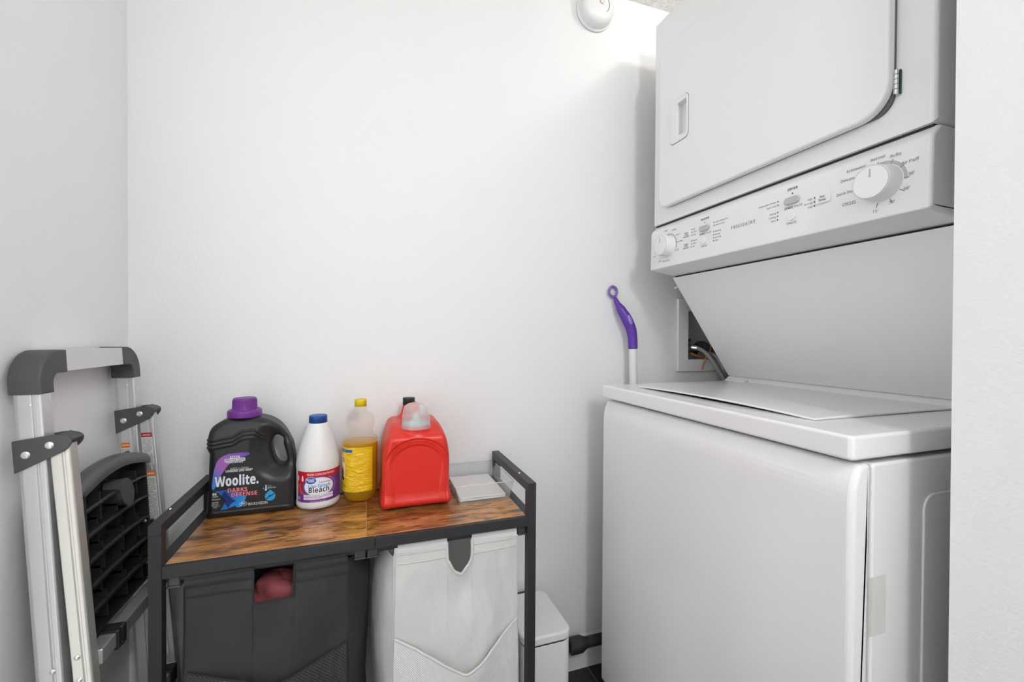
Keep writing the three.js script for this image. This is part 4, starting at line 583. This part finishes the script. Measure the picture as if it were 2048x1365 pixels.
{
  // red detergent bottle seen from its spout end
  const CX = 0.119, CZ = 0.11, t = thing('detergent_bottle', 'red detergent bottle with clear spout cap and black rear cap', 'detergent', [CX, YS - 0.0006, CZ]);
  const arch = (x, y, w, top) => { const yc = top - w * 0.78; return y < yc ? Math.abs(x) - w : Math.hypot(x, (y - yc) / 0.78) - w; };
  const f = (x, y, z) => {
    const p = [x, y, z], fl = 0.0045 * smooth(0.04, 0.012, y), waist = 0.0035 * Math.sin(clamp(y / 0.15) * Math.PI);
    let v = sdBox(x, y - 0.0985, z, 0.0805 + fl - waist * 0.6, 0.0985, 0.0855 + fl, 0.022);
    v = smax(v, ((y - 0.172) * 0.90 + (z - 0.083) * 0.436) - 0.001, 0.010);                                   // front shoulder slope
    v = smax(v, ((y - 0.1326) * 0.32 + (Math.abs(x) - 0.0805) * 0.947) - 0.0005, 0.014);                        // side shoulder slopes
    v = smin(v, Math.max(Math.hypot(x, z - 0.047) - 0.0335, y - 0.196, 0.12 - y), 0.006);                    // spout neck
    v = smin(v, sdCap(p, [-0.006, 0.168, -0.05], [-0.008, 0.222, -0.052], 0.036, 0.0165), 0.016);             // rear neck
    let h = 1e9; const H = [[-0.007, 0.205, -0.045], [-0.002, 0.226, -0.022], [0.002, 0.2315, -0.004], [0.002, 0.222, 0.012], [0.001, 0.198, 0.02]];
    for (let i = 0; i < H.length - 1; i++) h = Math.min(h, sdCap(p, H[i], H[i + 1], 0.0115, 0.0115));
    v = smin(v, h, 0.012);
    if (z > 0.03) { const o = arch(x, y - 0.0, 0.073, 0.168), n = arch(x, y, 0.0615 - 0.006 * smooth(0.1, 0.05, y), 0.153); v += 0.0045 * smooth(0.002, -0.006, o) - 0.0012 * smooth(0.006, 0, Math.abs(o + 0.007)) + 0.003 * smooth(0.003, -0.006, n) * smooth(0.0, 0.03, y); }
    return v;
  };
  put('bottle', solid(f, [-0.096, -0.003, -0.1], [0.096, 0.25, 0.1], 0.0019), std([0.72, 0.028, 0.016], 0.36), t);
  const clear = phys([0.93, 0.95, 0.95], 0.12, { transmission: 0.72, thickness: 0, ior: 1.45 });
  put('spout_cap', lathe([[0.0352, 0.187], [0.0362, 0.188], [0.0362, 0.192], [0.0346, 0.193], [0.0346, 0.197], [0.0338, 0.199], [0.0326, 0.215], [0.0295, 0.233], [0.0255, 0.242], [0.018, 0.2465], [0, 0.248]], 56).translate(0, 0, 0.047), clear, t, 'clear plastic measuring cap');
  put('spout', [lathe([[0.032, 0.196], [0.031, 0.2], [0.014, 0.203], [0.0095, 0.207], [0.0075, 0.222], [0.006, 0.2235], [0, 0.2235]], 40).translate(0, 0, 0.047), lathe([[0.0325, 0.1955], [0.0325, 0.199], [0, 0.199]], 40).translate(0, 0, 0.047)], phys([0.66, 0.80, 0.76], 0.3, { transmission: 0.35, thickness: 0 }), t, 'pale green pouring spout');
  put('rear_cap', lathe([[0, 0.2475], [0.0148, 0.2475], [0.0156, 0.2465], [0.0158, 0.2285], [0, 0.2285]], 40).translate(-0.008, 0, -0.052), blackPlastic, t, 'black screw cap');
}

// ---------------------------------------------------------------- clear tray with folded cloths
{
  const t = thing('clear_tray', 'open clear acrylic tray on the wooden shelf', 'tray', [0, YS - 0.0005, 0]);
  const b = [0.219, 0.345, 0.016, 0.1985], u = [0.2065, 0.357, 0.009, 0.2045], H = 0.0465, w = 0.0018;
  const hexa = (P) => { const g = new THREE.BufferGeometry(); g.setAttribute('position', new THREE.Float32BufferAttribute(P.flat(), 3)); g.setIndex([0, 2, 1, 0, 3, 2, 4, 5, 6, 4, 6, 7, 0, 1, 5, 0, 5, 4, 1, 2, 6, 1, 6, 5, 2, 3, 7, 2, 7, 6, 3, 0, 4, 3, 4, 7]); const q = g.toNonIndexed(); q.computeVertexNormals(); return q; };
  const R = (k, y, i) => { const q = k.map((v, n) => v + (n % 2 ? -i : i)); return [[q[0], y, q[3]], [q[1], y, q[3]], [q[1], y, q[2]], [q[0], y, q[2]]]; };
  const acr = phys([0.96, 0.97, 0.97], 0.03, { transmission: 0.94, thickness: 0, ior: 1.5 });
  const Bo = R(b, 0, 0), Bi = R(b, 0, w), To = R(u, H, 0), Ti = R(u, H, w);
  put('base', box(b[0], b[1], 0, 0.002, b[2], b[3]), acr, t);
  for (let i = 0; i < 4; i++) { const j = (i + 1) % 4; put('side', hexa([Bi[i], Bi[j], Bo[j], Bo[i], Ti[i], Ti[j], To[j], To[i]]), acr, t); }
  put('rim', [0, 1, 2, 3].map((i) => rod(To[i], To[(i + 1) % 4], 0.0011, 0.0011, 8)), phys([0.88, 0.9, 0.9], 0.08, { transmission: 0.35, thickness: 0 }), t);
  const cl = std([0.82, 0.82, 0.82], 0.9, { side: THREE.DoubleSide });
  const c = thing('cloth_stack', 'stack of folded white cloths in the clear tray', 'cloth', [0, YS + 0.0018, 0]);
  for (const [k, y, dx, dz] of [[0, 0.0016, 0, 0], [1, 0.0062, 0.001, -0.002]]) {
    const g = new RoundedBoxGeometry(0.116, 0.0052, 0.164, 3, 0.0024), big = sheet((uu, v) => [lerp(0.2225 + dx, 0.3385 + dx, uu), y + 0.0035 + 0.0016 * (fbm(uu * 3 + k * 7, v * 4 + k) - 0.4), lerp(0.024, 0.189 + dz, v)], 30, 30);
    const low = sheet((uu, v) => [lerp(0.2225 + dx, 0.3385 + dx, uu), y - 0.0008 + 0.0008 * (fbm(uu * 3 + k * 5, v * 3) - 0.4), lerp(0.024, 0.189 + dz, 1 - v)], 10, 10);
    const rim = sheet((s, v) => { const q = s * 4, e = Math.min(3, Math.floor(q)), r = q - e, C = [[0.2225, 0.189 + dz], [0.3385, 0.189 + dz], [0.3385, 0.024], [0.2225, 0.024]], A = C[e], B = C[(e + 1) % 4]; const uu = (lerp(A[0], B[0], r) - 0.2225) / 0.116, vv = (lerp(A[1], B[1], r) - 0.024) / (0.165 + dz); const n = [[0, 1], [1, 0], [0, -1], [-1, 0]][e], bl = Math.sin(v * Math.PI) * 0.0015; return [lerp(A[0], B[0], r) + dx + n[0] * bl, lerp(y - 0.0008 + 0.0008 * (fbm(uu * 3 + k * 5, (1 - vv) * 3) - 0.4), y + 0.0035 + 0.0016 * (fbm(uu * 3 + k * 7, vv * 4 + k) - 0.4), v), lerp(A[1], B[1], r) + n[1] * bl]; }, 80, 6);
    put('folded_cloth', [big, low, rim], cl, c);
  }
}

// ---------------------------------------------------------------- folded step ladder against the side wall
{
  const L = thing('step_ladder', 'folded aluminium step ladder with black steps leaning by the wall corner', 'ladder', [0, 0, 0]);
  const xc = (y) => -0.4878 + (0.977 - y) * 0.0555, xr = (y) => -0.4487 + (0.885 - y) * 0.074;
  const NZ = 0.3575, FZ = 0.0775;
  const rail = (pts, y0, y1, c, z) => { const g = toY(prismZ(pts.map(([a, b]) => [a, -b]), 0, y1 - y0)); g.translate(0, y0, z); const p = g.attributes.position, q = []; for (let i = 0; i < p.count; i++) p.setX(i, p.getX(i) + c(p.getY(i))); g.computeVertexNormals(); return g; };
  const prof = (s) => roundPoly([[-0.018, -0.0125, 0.003], [0.018, -0.0125, 0.003], [0.018, 0.0125, 0.003], [0.0095, 0.0125, 0.001], [0.0085, 0.0105], [0.0065, 0.0105], [0.0055, 0.0125, 0.001], [-0.0105, 0.0125, 0.001], [-0.018, 0.0085, 0.004]]);
  const prof2 = roundPoly([[-0.0125, -0.011, 0.002], [0.0125, -0.011, 0.004], [0.0125, 0.011, 0.004], [0.0055, 0.011, 0.001], [0.0045, 0.009], [0.0025, 0.009], [0.0015, 0.011, 0.001], [-0.0125, 0.011, 0.002]]);
  for (const z of [NZ, FZ]) {
    put('front_rail', rail(prof(1), 0.025, 0.968, xc, z), alu, L);
    put('rear_rail', rail(prof2, 0.02, 0.892, xr, z), z === NZ ? aluWarmReflection : alu, L);
    put('rubber_foot', [bar([xc(0) - 0.0005, 0, z], [xc(0.03), 0.03, z], 0.041, 0.029)], blackPlastic, L);
    put('rubber_foot', [bar([xr(0), 0, z], [xr(0.025), 0.025, z], 0.029, 0.026)], blackPlastic, L);
    // hinge bracket
    const zc = z + 0.0145, P = roundPoly([[-0.5015, 0.8925, 0.001], [-0.447, 0.9005, 0.012], [-0.4285, 0.8935, 0.014], [-0.4345, 0.876, 0.012], [-0.4985, 0.8435, 0.001]]);
    const br = put('hinge_bracket', [prismZ(P, zc - 0.0015, zc + 0.0025, 0.001, 2), prismZ(P, z - 0.017, z - 0.0135, 0.001, 2), prismZ(roundPoly([[-0.447, 0.9005], [-0.4285, 0.8935, 0.01], [-0.4345, 0.884], [-0.436, 0.892], [-0.448, 0.897]]), z - 0.014, zc, 0)], greyCap, L, 'dark grey hinge bracket');
    for (const [x, y] of [[-0.485, 0.871], [-0.457, 0.884]]) put('rivet', new THREE.SphereGeometry(1, 18, 10).scale(0.0058, 0.0058, 0.002).translate(x, y, zc + 0.0025), rivetMat, br);
    // corner caps
    const s = z === NZ ? 1 : -1, zo = z + s * 0.0145, sh = new THREE.Shape();
    sh.moveTo(zo, 0.962); sh.lineTo(zo, 0.979); sh.absarc(zo - s * 0.05, 0.979, 0.05, s > 0 ? 0 : Math.PI, Math.PI / 2, s < 0); sh.lineTo(zo - s * 0.066, 1.029); sh.lineTo(zo - s * 0.066, 0.992); sh.lineTo(zo - s * 0.046, 0.992); sh.absarc(zo - s * 0.046, 0.976, 0.016, Math.PI / 2, s > 0 ? 0 : Math.PI, s > 0); sh.lineTo(zo - s * 0.03, 0.962); 
    const cg = toX(prismZ(sh, 0, 0.040, 0.0025, 3)); cg.translate(0.02, 0, 0); { const p = cg.attributes.position; for (let i = 0; i < p.count; i++) p.setX(i, p.getX(i) + xc(p.getY(i))); }
    put('corner_cap', cg, greyCap, L, 'dark grey rounded corner cap');
    put('rivet', new THREE.SphereGeometry(1, 16, 8).scale(0.0026, 0.0026, 0.0015).translate(xc(0.945) + 0.004, 0.945, z + 0.0125), rivetMat, L);
  }
  put('handle_bar', rail([[-0.0185, -0.1], [0.0185, -0.1], [0.0185, 0.1], [-0.0185, 0.1]], 0.9935, 1.0275, xc, (NZ + FZ) / 2), alu, L);
  // folded platform, its ribbed underside towards the room
  const px = (y) => -0.4685 + (0.8 - y) * 0.055, Z0 = 0.112, Z1 = 0.339, plate = [[Z0, 0.56], [Z1, 0.56], [Z1, 0.785], [Z0, 0.785]];
  const lean = (g) => { const p = g.attributes.position; for (let i = 0; i < p.count; i++) p.setX(i, p.getX(i) + px(p.getY(i))); g.computeVertexNormals(); return g; };
  const stepMat = std([0.017, 0.017, 0.018], 0.42);
  const st = put('platform', [lean(rbox(-0.003, 0.002, 0.55, 0.81, Z0, Z1, 0.001, 2)), lean(rbox(0, 0.029, 0.55, 0.79, Z0, Z0 + 0.004, 0.0015, 2)), lean(rbox(0, 0.036, 0.55, 0.79, Z1 - 0.004, Z1, 0.0015, 2)), lean(rbox(0, 0.03, 0.548, 0.553, Z0, Z1, 0.0015, 2))], stepMat, L, 'black plastic platform folded flat');
  { const nose = sheet((u, v) => { const a = lerp(-0.4, Math.PI, v), bow = 0.022 * Math.sin(Math.PI * u); return [0.014 + 0.018 * Math.cos(a), 0.786 + bow + 0.016 * Math.sin(a), lerp(Z0 - 0.012, Z1 + 0.002, u)]; }, 30, 16); put('platform_nose', lean(nose), std([0.09, 0.09, 0.09], 0.35, { side: THREE.DoubleSide }), st); }
  for (let i = 0; i < 5; i++) { const y = 0.758 - i * 0.043; put('rib', lean(sheet((u, v) => { const b = [0, 0.034 - 0.004 * Math.abs(u - 0.5)], q = v < 0.5 ? v * 2 : 2 - v * 2; return [lerp(0, b[1], q), y + (v < 0.5 ? 0.0015 : -0.0015) + 0.005 * Math.sin(Math.PI * u), lerp(Z0 + 0.004, Z1 - 0.004, u)]; }, 16, 8)), stepMat, st); }
  for (const z of [0.155, 0.215, 0.28]) for (let i = 0; i < 5; i++) put('rib', lean(rbox(0, i % 2 ? 0.022 : 0.028, 0.578 + i * 0.043 - 0.02, 0.578 + i * 0.043 + 0.028, z - 0.0012, z + 0.0012, 0.0006, 1)), stepMat, st);
  put('latch_boss', lean(new THREE.CylinderGeometry(0.026, 0.03, 0.03, 28).scale(1, 1, 0.7).rotateZ(Math.PI / 2).rotateX(0.5).translate(0.02, 0.752, 0.205)), greyCap, st);
  for (const [y, z, dx] of [[0.66, 0.1175, 0.026], [0.572, 0.1175, 0.026]]) put('rivet', new THREE.SphereGeometry(1, 16, 10).scale(0.0045, 0.0045, 0.003).translate(px(y) + dx - 0.006, y, z - 0.002), rivetMat, st);
  // side arms and cross bars
  put('platform_arm', lean(rbox(0.022, 0.034, 0.53, 0.66, Z0 - 0.006, Z0 + 0.001, 0.002, 2)), stepMat, L);
  for (const [y, dx] of [[0.525, 0.004], [0.318, 0.002]]) {
    put('cross_bar', rbox(xr(y) + dx - 0.012, xr(y) + dx + 0.012, y - 0.013, y + 0.013, FZ + 0.011, NZ - 0.011, 0.0025, 2), alu, L);
    for (const z of y > 0.4 ? [0.292] : [0.112, 0.22]) { const c = []; for (let k = 0; k < 3; k++) c.push(rbox(xr(y) + dx - 0.0165 - (k === 1 ? 0.0015 : 0), xr(y) + dx + 0.0165 + (k === 1 ? 0.0015 : 0), y - 0.0185, y + 0.0175 + (k === 1 ? 0.0015 : 0), z - 0.014 + k * 0.0095, z - 0.0055 + k * 0.0095, 0.006, 3)); put('bar_clamp', c, stepMat, L); }
  }
  // lower step
  put('lower_step', [rbox(xc(0.2) + 0.019, xc(0.2) + 0.05, 0.1, 0.27, Z0, Z1, 0.006, 3)], stepMat, L);
  for (const [z, y] of [[NZ, 0.545], [NZ, 0.508]]) put('rivet', new THREE.SphereGeometry(1, 16, 10).scale(0.0042, 0.0042, 0.002).translate(xr(y) - 0.004, y, z + 0.0115), rivetMat, L);
  put('rivet', new THREE.SphereGeometry(1, 16, 10).scale(0.0042, 0.0042, 0.002).translate(xc(0.53) + 0.006, 0.53, NZ + 0.0125), rivetMat, L);
  // warning stickers on the far rails
  const sticker = (c, x0, x1, y0, y1, z, head, hc, title) => { const tx = canvasTex(96, 320, (g, w, h) => { g.fillStyle = '#d9d9d6'; g.fillRect(0, 0, w, h); g.fillStyle = hc; g.fillRect(0, 0, w, head * h); g.fillStyle = '#f3e6dc'; g.font = 'bold 17px sans-serif'; g.textAlign = 'center'; g.fillText(title, w / 2, head * h * 0.5 + 6); g.fillStyle = '#6a6a68'; for (let y = head * h + 12; y < h - 8; y += 7) { let x = 8; while (x < w - 12) { const n = 3 + rnd() * 12; if (rnd() > 0.12) g.fillRect(x, y, Math.min(n, w - 8 - x), 3.2); x += n + 3; } } });
    put('warning_sticker', sheet((u, v) => { const y = lerp(y0, y1, v); return [c(y) + lerp(x0, x1, u), y, z]; }, 1, 6), std(0xffffff, 0.4, { map: tx }), L, title === 'DANGER' ? 'white sticker with red header' : 'white sticker with orange header'); };
  sticker(xr, -0.0115, 0.0075, 0.772, 0.842, FZ + 0.0114, 0.14, '#a8232a', 'DANGER');
  sticker(xr, -0.0115, 0.0075, 0.643, 0.758, FZ + 0.0114, 0.1, '#e2701e', 'WARNING');
  sticker(xc, -0.012, 0.003, 0.755, 0.823, FZ + 0.0129, 0.16, '#e2701e', 'WARNING');
}

renderer.render(scene, camera);
